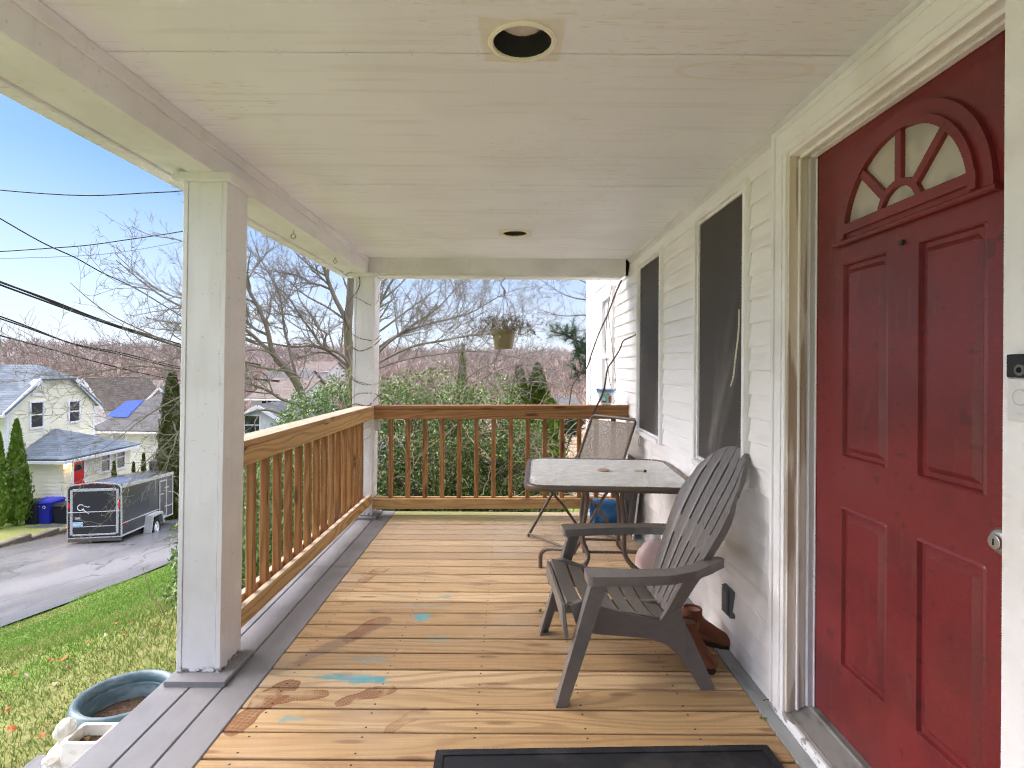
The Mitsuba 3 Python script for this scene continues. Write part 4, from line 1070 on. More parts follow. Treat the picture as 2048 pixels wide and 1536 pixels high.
def boot(label, o, yaw):
    k = thing('boot', label, 'boot')
    P = lambda v: rot_z(np.asarray(v, float), yaw) + np.asarray(o)
    v, f = blob([(((0, 0, .035), (.045, .042, .032)), ((.15, .004, .030), (.055, .050, .026))), (((0, 0, .035), (.045, .042, .032)), ((.015, 0, .10), (.048, .044, .03))), (((.03, 0, .085), (.045, .042, .03)), ((.14, .004, .032), (.052, .047, .026)))])
    v[:, 2] = np.maximum(v[:, 2], .012)
    put('upper', (P(v), f), 'm_boot', k, smooth=True)
    v, f = lathe([(.043, .085), (.046, .11), (.047, .148), (.044, .153), (.038, .150), (.036, .135), (.034, .09)], 32); v[:, 0] += .008; v[:, 2] += .05 * (-v[:, 0] * .3)
    put('cuff', (P(v), f), 'm_boot', k, smooth=50)
    v, f = lathe([(.037, .142), (.030, .138), (.010, .125), (.001, .12)], 28); v[:, 0] += .008
    put('lining', (P(v), f), 'm_boot_fleece', k, smooth=50)
    t = np.linspace(0, 2 * PI, 40)[:-1]
    sole = Polygon([(.073 + .137 * math.cos(a), (.047 + .010 * math.cos(a)) * math.sin(a)) for a in t])
    v, f = extr(sole, .013); put('sole', (P(v + [0, 0, .004]), f), 'm_boot_sole', k)
boot('brown suede ankle boot with its toe against the wall below the outlet', (.905, 2.775, 0), -.55)
boot('brown suede ankle boot half hidden behind the rear leg of the adirondack chair', (.845, 2.64, 0), -1.35)

# leaning old window screen beside the far chair
sk = thing('screen_panel', 'narrow white framed screen leaning on the wall behind the table', 'screen')
a0, a1 = np.array([.965, 4.34, .006]), np.array([1.036, 4.34, .60])
for yy in (4.34, 4.86):
    p0, p1 = a0.copy(), a1.copy(); p0[1] = p1[1] = yy
    put('frame', board(p0, p1, (0, 1, 0), .022, .010, .002)[:2], 'm_white', sk)
put('mesh', board(a0 + [0, .26, .01], a1 + [0, .26, -.01], (0, 1, 0), .494, .003, .001)[:2], 'm_screen', sk)

# hanging planter
hp = thing('hanging_planter', 'olive plastic planter with dry trailing plant hanging from the far beam', 'planter')
hc = at(1007.5, 679, 5.03); hx, hy = hc[0], hc[1]
zr, zb = at(1007, 661, 5.03)[2], at(1007, 698, 5.03)[2]
put('pot', lathe([(.0, zb), (.076, zb), (.082, zb + .008), (.104, zr - .03), (.112, zr - .028), (.114, zr), (.108, zr + .001), (.104, zr - .02), (.10, zr - .03), (.0, zr - .032)], 48, (hx, hy, 0)), 'm_hang_pot', hp, smooth=35)
put('sticker', bx(hx - .048, hx - .022, hy - .1065, hy - .1045, zr - .075, zr - .052, .0003)[:2], 'm_bell_white', hp)
htop = ZB - .010
put('hook', tube(smooth_path([(hx, hy, htop), (hx + .002, hy, htop - .022), (hx - .022, hy, htop - .045), (hx - .020, hy, htop - .085), (hx + .002, hy, htop - .115), (hx + .004, hy, htop - .150)], 24), [.005] * 14 + [.007] * 6 + [.012] * 4, 8), 'm_hook', hp, smooth=True)
for a in (.4, 2.5, 4.6):
    put('wire', tube([(hx + .004, hy, htop - .148), (hx + .108 * math.cos(a), hy + .108 * math.sin(a), zr)], .0028, 5), 'm_hook', hp)
def leaf_cloud(pts, size, g, aspect=.5, flat=.0, fold=.25):
    """Leaves as folded rhombi (two triangles each) at the points, randomly turned."""
    n = len(pts); d = g.normal(0, 1, (n, 3)); d[:, 2] *= 1 - flat; d /= np.linalg.norm(d, axis=1, keepdims=True)
    e = g.normal(0, 1, (n, 3)); e -= d * (e * d).sum(1, keepdims=True); e /= np.linalg.norm(e, axis=1, keepdims=True)
    nn = np.cross(d, e); s = np.broadcast_to(size, n)[:, None] * g.uniform(.6, 1.25, (n, 1))
    v = np.stack([pts - d * s * .5, pts + e * s * aspect * .5 + nn * s * fold * .3, pts + d * s * .5, pts - e * s * aspect * .5 + nn * s * fold * .3], 1).reshape(-1, 3)
    k = np.arange(n)[:, None] * 4
    return v, np.vstack([k + [0, 1, 2], k + [0, 2, 3]])
g = np.random.default_rng(31); stems, lp = [], []
for i in range(54):
    a = g.uniform(0, 2 * PI); L = g.uniform(.10, .30) * (1.2 if abs(math.cos(a)) > .5 else .7); lift = g.uniform(.04, .15)
    t = np.linspace(0, 1, 9)
    p = np.stack([hx + math.cos(a) * (.05 + L * t), hy + math.sin(a) * (.05 + L * .7 * t), zr - .02 + lift * np.sin(t * 2.2) * 1.2 - g.uniform(.02, .16) * t ** 2.5], 1) + g.normal(0, .006, (9, 3))
    stems.append(tube(p, .0012, 4, False)); lp.append(p[3:] + g.normal(0, .008, (6, 3))); lp.append(p[2:] + g.normal(0, .012, (7, 3)))
put('stems', cat_m(*stems), 'm_twig', hp); put('leaves', leaf_cloud(np.vstack(lp), .026, g), 'm_planter_leaf', hp)

# painted flower pot on the end of the far rail
pp = thing('flower_pot', 'blue painted ceramic pot with figures on the end of the far railing', 'flower pot')
px_, py_ = at(1211, 800, 5.01)[0], 5.01; zc_ = .985 + .0075 * (px_ - x0r) + .001
prof = np.array([(.0, 0), (.048, 0), (.053, .012), (.062, .06), (.074, .11), (.086, .138), (.088, .142), (.082, .142), (.070, .11), (.0, .10)])
v, f = lathe(prof, 64); n = 64
ang = np.tile(np.arange(n) * 2 * PI / n, len(prof)); rep = np.repeat(prof[:, 0], n)
v[:, 2] += .004 * np.sin(ang * 9) * np.clip((v[:, 2] - .12) / .02, 0, 1)
da = (ang - 1.5 * PI + PI) % (2 * PI) - PI
uvp = np.stack([da * np.maximum(rep, .04) + .0, np.clip(v[:, 2] / .142, 0, 1)], 1)
put('body', (v + [px_, py_, zc_], f), 'm_painted_pot', pp, smooth=True, uv=uvp)
put('rim', tube([(px_ + .087 * math.cos(a), py_ + .087 * math.sin(a), zc_ + .142 + .004 * math.sin(a * 9)) for a in np.linspace(0, 2 * PI, 49)], .0035, 6), 'm_bell_white', pp, smooth=True)
put('plinth', bx(px_ - .085, px_ + .095, py_ - .03, py_ + .07, zc_ - .003, zc_ - .0005, .0005)[:2], 'm_white', pp)

# big glazed pot and cherub planter at the steps
bp = thing('garden_pot', 'large blue green glazed pot of bare soil beside the porch steps', 'pot')
PC = (-1.700, 2.49, .032)
put('bowl', lathe([(.0, -.50), (.12, -.50), (.135, -.48), (.172, -.30), (.178, -.235), (.192, -.222), (.203, -.20), (.204, -.175), (.196, -.155), (.182, -.150), (.168, -.158), (.160, -.18), (.162, -.195), (.156, -.20), (.150, -.25), (.142, -.30)], 72, PC), 'm_big_pot', bp, smooth=50)
sv, sf = lathe([(.0, -.252), (.05, -.248), (.10, -.252), (.13, -.256), (.1465, -.258)], 60, PC)
sv[:, 2] += .012 * (meshkit.fbm(sv * 30, 3, 2) - .5)
put('soil', (sv, sf), 'm_soil', bp, smooth=True)
for dx, dy, s, m, lab in ((-.075, -.08, .03, 'm_fallen', 'orange leaf lying on the soil of the large glazed pot'), (.01, -.10, .018, 'm_fallen_pale', 'pale leaf scrap at the near edge of the glazed pot soil'), (.03, -.05, .016, 'm_fallen_pale', 'pale leaf scrap in the middle of the glazed pot soil')):
    k = put('fallen_leaf', leaf_patch(np.array([PC[0] + dx, PC[1] + dy, -.205]), s, lg), m); tag(k, lab, 'leaf', 'leaves on the potting soil')
ck = thing('cherub_planter', 'cream cherub planter trough standing on the porch step', 'planter')
CC = np.array([-1.518, 2.055, -.189])
tro = sbox(-.068, -.048, .048, .048).buffer(.012, 4)
inn = sbox(-.056, -.036, .036, .036).buffer(.010, 4)
put('trough', cat_m(tuple(a + (CC if i == 0 else 0) for i, a in enumerate(extr_axis(tro.difference(inn), 'z', .0, .175))), tuple(a + (CC if i == 0 else 0) for i, a in enumerate(extr_axis(inn, 'z', .0, .02)))), 'm_statue', ck)
sv, sf = extr_axis(inn.buffer(-.0005), 'z', .10, .135); put('soil', (sv + CC, sf), 'm_soil', ck)
hv, hf = blob([(((-.112, .050, .205), (.030, .032, .036)), ((-.106, .052, .212), (.030, .031, .034))), (((-.122, .044, .196), (.020, .022, .020)), ((-.110, .05, .205), (.028, .03, .03)))], .006)
d = hv - np.array([-.112, .05, .205]); curl = meshkit.noise(hv * 90) - .5
fz = (d @ np.array([-.85, -.45, -.15])) / .034
hv = hv + d * (.20 * curl * (fz < .3))[:, None]
for (ex, ey, ez, sgn, rad) in ((-.140, .050, .212, -.004, .007), (-.128, .030, .212, -.004, .007), (-.142, .036, .203, .007, .006), (-.139, .036, .190, -.003, .006), (-.148, .048, .196, .003, .009), (-.128, .024, .196, .003, .009)):
    w = np.exp(-((hv - np.array([ex, ey, ez])) ** 2).sum(1) / rad ** 2)
    hv = hv + (d / (np.linalg.norm(d, axis=1, keepdims=True) + 1e-9)) * (w * sgn)[:, None]
hv = hv + [.0, -.045, -.025]
put('head', (hv + CC, hf), 'm_statue', ck, smooth=True)
bv, bf = blob([(((-.125, .0, .035), (.042, .045, .035)), ((-.110, .015, .13), (.036, .042, .032))), (((-.112, .025, .14), (.026, .030, .026)), ((-.105, .045, .18), (.018, .018, .018))), (((-.135, -.04, .025), (.03, .028, .025)), ((-.165, -.045, .012), (.020, .018, .012))), (((-.135, .03, .025), (.03, .026, .025)), ((-.165, .03, .012), (.020, .018, .012))), (((-.105, -.03, .135), (.018, .018, .018)), ((-.085, -.075, .165), (.015, .016, .014)))], .008)
bv = bv + (meshkit.noise(bv * 120) - .5)[:, None] * .002
bv[:, 1] -= .03; bv[:, 2] = np.maximum(bv[:, 2] * .88, .0)
put('body', (bv + CC, bf), 'm_statue', ck, smooth=True)
for dx, dy, m, lab in ((.015, .0, 'm_fallen_pale', 'pale curled leaf on the soil of the cherub planter'), (-.02, -.015, 'm_dry_leaf', 'brown leaf on the near side of the cherub planter soil'), (-.035, .015, 'm_dry_leaf', 'brown leaf behind the cherub head on the planter soil')):
    tag(put('fallen_leaf', leaf_patch(CC + [dx, dy, .145], .018, lg), m), lab, 'leaf', 'leaves in the cherub planter')
# leaves blown onto the deck
for px, py, m, s in ((1079, 1222, 'm_holly', .022), (1527, 1437, 'm_holly', .022)):
    D = CAMZ * F / (py - 733); q = at(px, py, D); q[2] = .006
    tag(put('fallen_leaf', leaf_patch(q, s, lg, .5), m), 'green leaf lying on the porch boards ' + ('in front of the adirondack chair' if px < 1200 else 'near the doormat'), 'leaf')

# ------------------------------------------------------------------ bare trees
def rand_perp(t, g):
    e = g.normal(0, 1, 3); e -= t * (e @ t); return e / (np.linalg.norm(e) + 1e-9)
class Branches:
    def __init__(s, seed): s.g = np.random.default_rng(seed); s.big, s.small = [], []
    def add(s, p, r, n): (s.big if r[0] > .018 else s.small).append((p, r, n))
    def grow(s, P, r0, r1, level, dens=2.2, lenk=.53, lift=.25, minr=.0036, ang=(.5, 1.05), start=.15):
        g = s.g; n = len(P)
        R = np.linspace(r0, r1, n); s.add(P, R, 7 if r0 > .05 else 4 if r0 > .015 else 3)
        if level <= 0: return
        seg = np.linalg.norm(np.diff(P, axis=0), axis=1); L = seg.sum()
        cum = np.concatenate([[0], np.cumsum(seg)]) / L
        m = max(3, int(L * dens * (1.3 + .7 * (level < 2))))
        for t in np.sort(g.uniform(start, .99, m)):
            k = min(np.searchsorted(cum, t), n - 1); k = max(k, 1)
            a = (t - cum[k - 1]) / (cum[k] - cum[k - 1] + 1e-9); o = P[k - 1] * (1 - a) + P[k] * a
            tg = (P[k] - P[k - 1]) / (seg[k - 1] + 1e-9); r = np.interp(t, cum, R)
            th = g.uniform(*ang); d = tg * math.cos(th) + rand_perp(tg, g) * math.sin(th); d[2] += lift * g.uniform(-.3, 1); d /= np.linalg.norm(d)
            l = min(L * lenk * g.uniform(.45, 1.1) * (1.15 - .6 * t), 2.6)
            if l < .08: continue
            q = [o]; dd = d.copy(); ns = 6 if level > 1 else 5
            for _ in range(ns):
                dd = dd + g.normal(0, .20, 3); dd[2] += .05; dd /= np.linalg.norm(dd); q.append(q[-1] + dd * l / ns)
            rr = max(min(r * .62, .03 * l + .003), minr)
            s.grow(np.array(q), rr, max(rr * .45, minr * .6), level - 1, dens * 1.55, lenk, lift, minr, ang)
def many_tubes(lst):
    """All tubes of one side count at once, grouped by length."""
    out = []
    groups = {}
    for p, r, n in lst: groups.setdefault((len(p), n), []).append((p, r))
    for (m, n), items in groups.items():
        P = np.array([i[0] for i in items]); R = np.array([i[1] for i in items])
        tg = np.gradient(P, axis=1); tg /= np.linalg.norm(tg, axis=2, keepdims=True) + 1e-12
        ref = np.where(np.abs(tg[:, :1, 2:]) < .8, np.array([0, 0, 1.0]), np.array([1.0, 0, 0])); ref = np.broadcast_to(ref, tg.shape)
        u = np.cross(tg, ref); u /= np.linalg.norm(u, axis=2, keepdims=True) + 1e-12; w = np.cross(tg, u)
        an = np.arange(n) * 2 * PI / n
        v = P[:, :, None] + R[:, :, None, None] * (np.cos(an)[:, None] * u[:, :, None] + np.sin(an)[:, None] * w[:, :, None])
        i = np.arange(n); j = (i + 1) % n; f = []
        for k in range(m - 1):
            a, b = k * n, (k + 1) * n; f.append(np.stack([a + i, a + j, b + j, b + i], 1))
        f = np.vstack(f); f = (f[None] + (np.arange(len(items)) * m * n)[:, None, None]).reshape(-1, 4)
        out.append((v.reshape(-1, 3), f))
    return cat_m(*out)
def pts_at(lst, D0, D1=None):
    D1 = D0 if D1 is None else D1; n = len(lst)
    return np.array([at(x, y, D0 + (D1 - D0) * i / (n - 1)) for i, (x, y) in enumerate(lst)])
def bare_tree(name, label, trunk, limbs, seed, level=3, dens=2.2, group=None):
    """trunk: (pixels, D0, D1, r0, r1); limbs: the same, each a main limb of its own."""
    k = thing(name, label, 'tree', group)
    B = Branches(seed)
    def curve(l):
        px, d0, d1, r0, r1 = l; r0, r1 = r0 * .62, max(r1 * .62, .0045)
        return smooth_path(pts_at(px, d0, d1), max(10, len(px) * 3)), r0, r1
    tp, r0, r1 = curve(trunk)
    foot = tp[0].copy(); foot[2] = float(ground_z(foot[0], foot[1])) - .2
    if foot[2] < tp[0, 2] - .2:
        tp = np.vstack([[foot + [.15, .1, 0]], (foot + tp[0]) / 2 + [.06, 0, 0], tp])
    put('trunk', tube(tp, np.linspace(r0 * 1.1, r1, len(tp)), 12), 'm_bark', k, smooth=True)
    B.grow(tp[len(tp) // 3:], r1 * .9, r1 * .8, 0)
    B.big = B.big[:0]
    for i, l in enumerate(limbs):
        p, a, b = curve(l); lk = 1.25 if min(q[0] for q in l[0]) < 345 else 1.75
        put('limb', tube(p, np.linspace(a, b, len(p)), 8), 'm_bark', k, smooth=True)
        C = Branches(seed * 31 + i); C.grow(p, a, b, level, dens * lk); B.big += [q for q in C.big[1:]] if C.big else []; B.small += C.small if C.big else C.small[1:]
    C = Branches(seed * 17 + 5); C.grow(tp[len(tp) // 2:], r1, r1 * .7, max(level - 1, 1), dens * .5); B.big += C.big[1:]; B.small += C.small
    if B.big: put('branches', many_tubes(B.big), 'm_bark', k, smooth=False, label='mass of bare side branches')
    if B.small: put('twigs', many_tubes(B.small), 'm_twig', k, label='mass of fine bare twigs')
    for n in ('branches', 'twigs'):
        if k + '__' + n in scene: tag(k + '__' + n, kind='stuff')
    return k
G_T = 'bare trees beyond the porch'
bare_tree('bare_tree', 'bare tree leaning left between the two porch columns, low limbs sweeping over the road', ([(640, 900), (618, 845), (606, 800), (594, 768), (572, 737), (550, 715)], 11.4, 11.0, .155, .105), [
    ([(550, 715), (541, 690), (535, 660), (527, 638), (514, 610), (500, 585), (488, 558), (476, 515), (468, 455)], 11.0, 10.4, .085, .02),
    ([(549, 714), (522, 686), (502, 668), (484, 655), (440, 640), (385, 622), (330, 596), (280, 560), (232, 520)], 11.0, 9.6, .060, .010),
    ([(594, 766), (588, 737), (581, 710), (577, 690), (571, 668), (566, 640), (561, 600), (545, 560), (522, 520), (500, 462)], 11.2, 11.6, .052, .012),
    ([(600, 755), (583, 745), (560, 740), (535, 737), (500, 730), (470, 725), (420, 732), (360, 742), (300, 733), (210, 742), (120, 752), (30, 742)], 11.0, 9.4, .042, .006),
    ([(606, 815), (585, 805), (562, 798), (542, 785), (520, 775), (484, 764), (430, 770), (370, 790), (320, 815), (270, 850), (225, 885), (180, 912)], 11.2, 9.2, .048, .006),
    ([(520, 690), (470, 672), (420, 664), (360, 690), (300, 668), (240, 640), (190, 608), (140, 565)], 10.8, 9.4, .038, .005),
    ([(508, 605), (470, 590), (420, 592), (360, 596), (310, 575), (265, 540), (228, 505)], 10.7, 9.6, .034, .005),
    ([(490, 560), (445, 525), (400, 500), (350, 478), (300, 470), (262, 452)], 10.5, 9.8, .030, .005),
    ([(480, 530), (440, 470), (400, 420), (365, 380), (345, 345)], 10.5, 10.0, .028, .005),
    ([(612, 840), (580, 836), (545, 822), (510, 822), (480, 835), (430, 852), (380, 850), (330, 890), (290, 925), (262, 960), (235, 1000)], 11.2, 9.0, .036, .005),
    ([(575, 745), (540, 705), (500, 700), (450, 710), (400, 700), (340, 720), (280, 722), (200, 705)], 11.0, 9.8, .030, .005),
    ], 3, 3, 2.3, G_T)
bare_tree('bare_tree', 'tall bare tree with the thickest trunk, standing just left of the far column', ([(708, 860), (706, 790), (702, 740), (698, 700), (696, 650), (700, 600), (702, 555), (706, 490)], 12.2, 12.0, .19, .11), [
    ([(697, 650), (682, 620), (667, 590), (656, 560), (646, 530), (636, 480), (628, 420)], 12.0, 11.6, .085, .03),
    ([(702, 745), (690, 716), (668, 702), (645, 697), (620, 692), (590, 694), (560, 690), (535, 686), (505, 681), (470, 668), (430, 668)], 12.0, 11.0, .060, .008),
    ([(703, 742), (675, 716), (642, 690), (625, 665), (606, 640), (590, 615), (572, 590), (550, 572), (530, 558), (500, 540), (470, 535)], 12.0, 11.0, .055, .008),
    ([(699, 610), (712, 575), (722, 545), (728, 500), (735, 440)], 12.0, 12.4, .06, .02),
    ([(660, 700), (650, 680), (652, 665), (640, 660), (628, 640), (600, 600), (590, 560), (560, 510)], 11.8, 11.2, .035, .006),
    ([(690, 640), (650, 612), (610, 590), (575, 560), (540, 530), (520, 490)], 12.0, 11.4, .035, .006),
    ], 5, 3, 2.0, G_T)
bare_tree('bare_tree', 'bare forked tree just right of the far column, boughs fanning right behind the hanging planter', ([(722, 850), (730, 790), (736, 755), (743, 718), (747, 690)], 10.6, 10.4, .125, .09), [
    ([(747, 690), (750, 650), (753, 620), (758, 602), (748, 575), (738, 555), (722, 520), (700, 470)], 10.4, 10.0, .060, .02),
    ([(754, 618), (768, 592), (778, 572), (790, 553), (806, 520), (820, 470)], 10.4, 10.2, .045, .014),
    ([(757, 606), (788, 580), (812, 556), (835, 520), (850, 480)], 10.4, 10.8, .030, .010),
    ([(744, 718), (772, 690), (800, 668), (842, 640), (880, 612), (900, 590), (930, 556), (950, 520)], 10.4, 9.6, .048, .008),
    ([(745, 705), (785, 676), (835, 655), (890, 640), (940, 626), (985, 600), (1030, 580), (1075, 572)], 10.4, 9.4, .042, .006),
    ([(740, 735), (790, 708), (835, 690), (880, 682), (935, 672), (985, 668), (1040, 655), (1085, 648)], 10.4, 9.0, .042, .006),
    ([(738, 745), (800, 722), (850, 712), (900, 706), (960, 702), (1020, 712), (1075, 726)], 10.4, 9.2, .032, .005),
    ([(749, 670), (790, 640), (830, 610), (865, 585), (890, 562), (905, 530)], 10.4, 10.6, .032, .006),
    ], 9, 3, 2.1, G_T)
bare_tree('bare_tree', 'bare tree behind the house corner with thin boughs reaching left over the pines', ([(1262, 900), (1258, 780), (1252, 690), (1246, 600)], 13.5, 13.5, .15, .11), [
    ([(1252, 690), (1205, 640), (1165, 630), (1130, 632), (1100, 626), (1070, 615)], 13.5, 12.5, .05, .007),
    ([(1250, 650), (1200, 605), (1160, 598), (1120, 585), (1090, 565), (1070, 555)], 13.5, 12.6, .045, .007),
    ([(1248, 620), (1200, 580), (1160, 560), (1130, 540), (1100, 510)], 13.5, 12.8, .04, .007),
    ([(1255, 740), (1200, 735), (1160, 760), (1120, 790), (1090, 800)], 13.5, 12.0, .03, .006),
    ], 12, 3, 1.6, G_T)
bare_tree('bare_tree', 'low bare shrubby tree whose twigs rise above the middle of the far railing', ([(905, 1000), (900, 900), (896, 850)], 8.6, 8.6, .06, .045), [
    ([(896, 850), (905, 800), (930, 760), (980, 728), (1030, 712), (1085, 700)], 8.6, 8.2, .028, .005),
    ([(896, 850), (880, 790), (850, 765), (815, 752), (780, 760)], 8.6, 8.4, .026, .005),
    ([(897, 850), (940, 800), (990, 780), (1050, 765), (1110, 770), (1150, 790)], 8.6, 8.0, .026, .005),
    ([(896, 850), (950, 770), (1000, 740), (1060, 730), (1110, 745)], 8.6, 8.8, .022, .005),
    ], 15, 3, 2.6, G_T)

# ------------------------------------------------------------------ evergreens and shrubs
def cone_tree(label, px, ytop, ybot, D, halfw, matk, seed, n=5200, group=None, leaf=.09, pw=.8):
    """A clipped-looking cedar: leaf sprays over a lumpy spire, denser towards the outside."""
    k = thing('cedar_tree', label, 'tree', group)
    g = np.random.default_rng(seed)
    top, c = at(px, ytop, D), at(px, ybot, D)
    gz = float(ground_z(c[0], c[1])); h = top[2] - gz; r = halfw * D / F
    u = g.uniform(0, 1, n) ** .8; a = g.uniform(0, 2 * PI, n)
    prof = np.minimum((1 - u) ** pw * 1.05, .55 + .9 * u * 3) * (.66 + .75 * meshkit.fbm(np.stack([np.cos(a) * 2.5 + seed, np.sin(a) * 2.5, u * 9], 1), 3))
    rad = r * prof * (.55 + .45 * g.uniform(0, 1, n) ** .5) * np.where(g.uniform(0, 1, n) < .16, g.uniform(1.0, 1.35, n), 1)
    p = np.stack([c[0] + rad * np.cos(a), c[1] + rad * np.sin(a), gz + .15 + u * h * .99], 1)
    d = np.stack([np.cos(a) * .5, np.sin(a) * .5, np.ones(n) * 1.1], 1) + g.normal(0, .35, (n, 3)); d /= np.linalg.norm(d, axis=1, keepdims=True)
    e = np.stack([-np.sin(a), np.cos(a), g.normal(0, .4, n)], 1); e -= d * (e * d).sum(1, keepdims=True); e /= np.linalg.norm(e, axis=1, keepdims=True)
    s = leaf * g.uniform(.6, 1.3, (n, 1))
    v = np.stack([p - d * s * .5, p + e * s * .33, p + d * s * .6, p - e * s * .33], 1).reshape(-1, 3); q = np.arange(n)[:, None] * 4
    put('crown', (v, np.vstack([q + [0, 1, 2], q + [0, 2, 3]])), matk, k)
    put('trunk', tube([(c[0], c[1], gz - .1), (c[0], c[1], gz + h * .55), (top[0], top[1], gz + h * .9)], [r * .12, r * .07, r * .02], 7), 'm_bark', k)
    return k
cone_tree('green cedar second from the left edge, beside the blue bin', 32, 846, 1046, 22.8, 27, 'm_cedar_light', 1, 7000, 'cedars before the cream house', .17)
cone_tree('green cedar cut off by the left edge of the picture', -4, 872, 1050, 22.0, 22, 'm_cedar_light', 2, 6000, 'cedars before the cream house', .17)
cone_tree('tall dark cedar half hidden behind the nearer porch column', 343, 745, 950, 25, 30, 'm_cedar_dark', 3, 9000, None, .2, .55)
cone_tree('short wide dark cedar behind the trailer beside the nearer porch column', 332, 880, 955, 26.5, 25, 'm_cedar', 33, 3500, None, .2, .6)
for i, (px, yt, hw, lab) in enumerate(((228, 930, 9, 'small clipped cedar left of the others behind the trailer roof'), (267, 931, 6, 'thinnest small cedar behind the trailer roof'), (287, 913, 9, 'tallest of the small cedars behind the trailer roof'), (312, 918, 9, 'small cedar nearest the column behind the trailer roof'))):
    cone_tree(lab, px, yt, 960, 26.5, hw, 'm_cedar', 40 + i, 1100, 'small cedars behind the trailer', .16)
cone_tree('lone dark cedar spire rising above the middle of the far railing', 925, 696, 840, 19, 24, 'm_cedar', 5, 3500, None, .13)
cone_tree('cedar beyond the far railing, left of the pair', 1037, 748, 1000, 9.8, 54, 'm_cedar', 6, 8500, 'pair of cedars beyond the far railing', .085, .7)
cone_tree('cedar beyond the far railing with the yellow green tip, right of the pair', 1074, 742, 1000, 10.2, 62, 'm_cedar', 7, 9500, 'pair of cedars beyond the far railing', .085, .7)
cone_tree('bright green cedar seen between the right hand balusters of the far railing', 1098, 815, 1010, 8.4, 44, 'm_cedar_light', 8, 9000, None, .07, .5)
for i, (px, yt, hw) in enumerate(((494, 880, 14), (520, 876, 15), (545, 884, 13))):
    cone_tree('yellow green cedar seen between the balusters of the left railing, ' + ('left one', 'middle one', 'right one')[i] + ' of three', px, yt, 985, 21, hw, 'm_cedar_light', 50 + i, 2600, 'cedars behind the left railing', .15, .5)

def shrub(name, label, blobs, n, size, matk, seed, group=None, berries=0, stems=0, matk2=None, stemm='m_twig_pale', cat='shrub', aspect=.5):
    """Leaves through lumpy ellipsoids (centre, radii), with bare stems and berries."""
    k = thing(name, label, cat, group); g = np.random.default_rng(seed)
    vol = np.array([r[0] * r[1] * r[2] for _, r in blobs]); w = vol ** .75; w /= w.sum(); P = []
    for (c, r), f in zip(blobs, w):
        m = int(n * f * 1.9); d = g.normal(0, 1, (m, 3)); d /= np.linalg.norm(d, axis=1, keepdims=True)
        rad = g.uniform(.15, 1, m) ** .45
        q = d * rad[:, None] * np.asarray(r); q = q * (.75 + .55 * meshkit.noise(d * 3 + seed))[:, None] + np.asarray(c)
        den = meshkit.fbm(q * 4.5, 3, seed); P.append(q[den > .44])
    P = np.vstack(P); g.shuffle(P); P = P[:n]
    P = P[P[:, 2] > ground_z(P[:, 0], P[:, 1]) + .02]
    h = len(P) * 2 // 3 if matk2 else len(P)
    put('leaves', leaf_cloud(P[:h], size, g, aspect), matk, k)
    if matk2: put('leaves', leaf_cloud(P[h:], size * 1.05, g, aspect), matk2, k)
    if stems:
        S = []; cs = [b for b in blobs]
        for i in range(stems):
            c, r = cs[g.integers(len(cs))]; c, r = np.asarray(c), np.asarray(r)
            o = c + g.uniform(-.6, .6, 3) * r; o[2] = c[2] - r[2] * g.uniform(.3, 1)
            dd = g.normal(0, 1, 3); dd[2] = abs(dd[2]) + .6; dd /= np.linalg.norm(dd); L = g.uniform(.5, 1.4) * r[2] * 1.6; q = [o]
            for j in range(9): dd = dd + g.normal(0, .26, 3); dd[2] -= .10 * j / 4; dd /= np.linalg.norm(dd); q.append(q[-1] + dd * L / 9)
            S.append((np.array(q), np.linspace(.007, .002, 10) * g.uniform(.6, 1.3), 4))
        tag(put('stems', many_tubes(S), stemm, k), kind='stuff')
    if berries:
        B = []; bm = trimesh.creation.icosphere(1)
        for i in range(berries):
            q = P[g.integers(len(P))]
            for j in range(g.integers(3, 8)): B.append((np.array(bm.vertices) * .007 + q + g.normal(0, .016, 3), np.array(bm.faces)))
        tag(put('berries', cat_m(*B), 'm_berry', k), kind='stuff')
    return k
shrub('holly_bush', 'dense glossy green holly bush left of the far column', [((-2.72, 7.6, .45), (.42, .45, .58)), ((-2.35, 7.8, .85), (.36, .4, .42)), ((-3.0, 7.5, .1), (.35, .4, .5)), ((-2.5, 7.6, -.5), (.6, .5, .7)), ((-2.15, 7.9, .95), (.25, .3, .35))], 16000, .042, 'm_holly', 1, None, 3, 14, 'm_holly_light')
shrub('berry_bush', 'low green bush with red berries seen through the left railing', [((-2.55, 5.3, -.12), (.42, .7, .55)), ((-2.4, 6.2, -.05), (.5, .8, .62)), ((-2.3, 7.1, .0), (.5, .7, .66)), ((-2.6, 5.0, -.5), (.35, .5, .4)), ((-2.1, 5.6, -.45), (.35, .8, .45))], 38000, .038, 'm_holly', 2, None, 60, 30, 'm_holly_light')
shrub('hedge', 'tangled leafy hedge with red berries filling the view beyond the far railing', [((-1.0, 6.7, .42), (.75, .6, .92)), ((-.35, 6.9, .36), (.8, .6, .82)), ((-.7, 6.3, .1), (.7, .4, .7)), ((-.1, 6.4, .05), (.5, .4, .6)), ((.05, 6.8, -.10), (.5, .6, .70)), ((-.8, 6.4, -.5), (.9, .5, .7)), ((-.1, 6.4, -.55), (.55, .5, .6)), ((-1.6, 6.6, .0), (.5, .6, .9)), ((-1.35, 6.9, .75), (.35, .4, .40))], 66000, .040, 'm_holly', 3, None, 30, 190, 'm_holly_light', 'm_twig_pale')
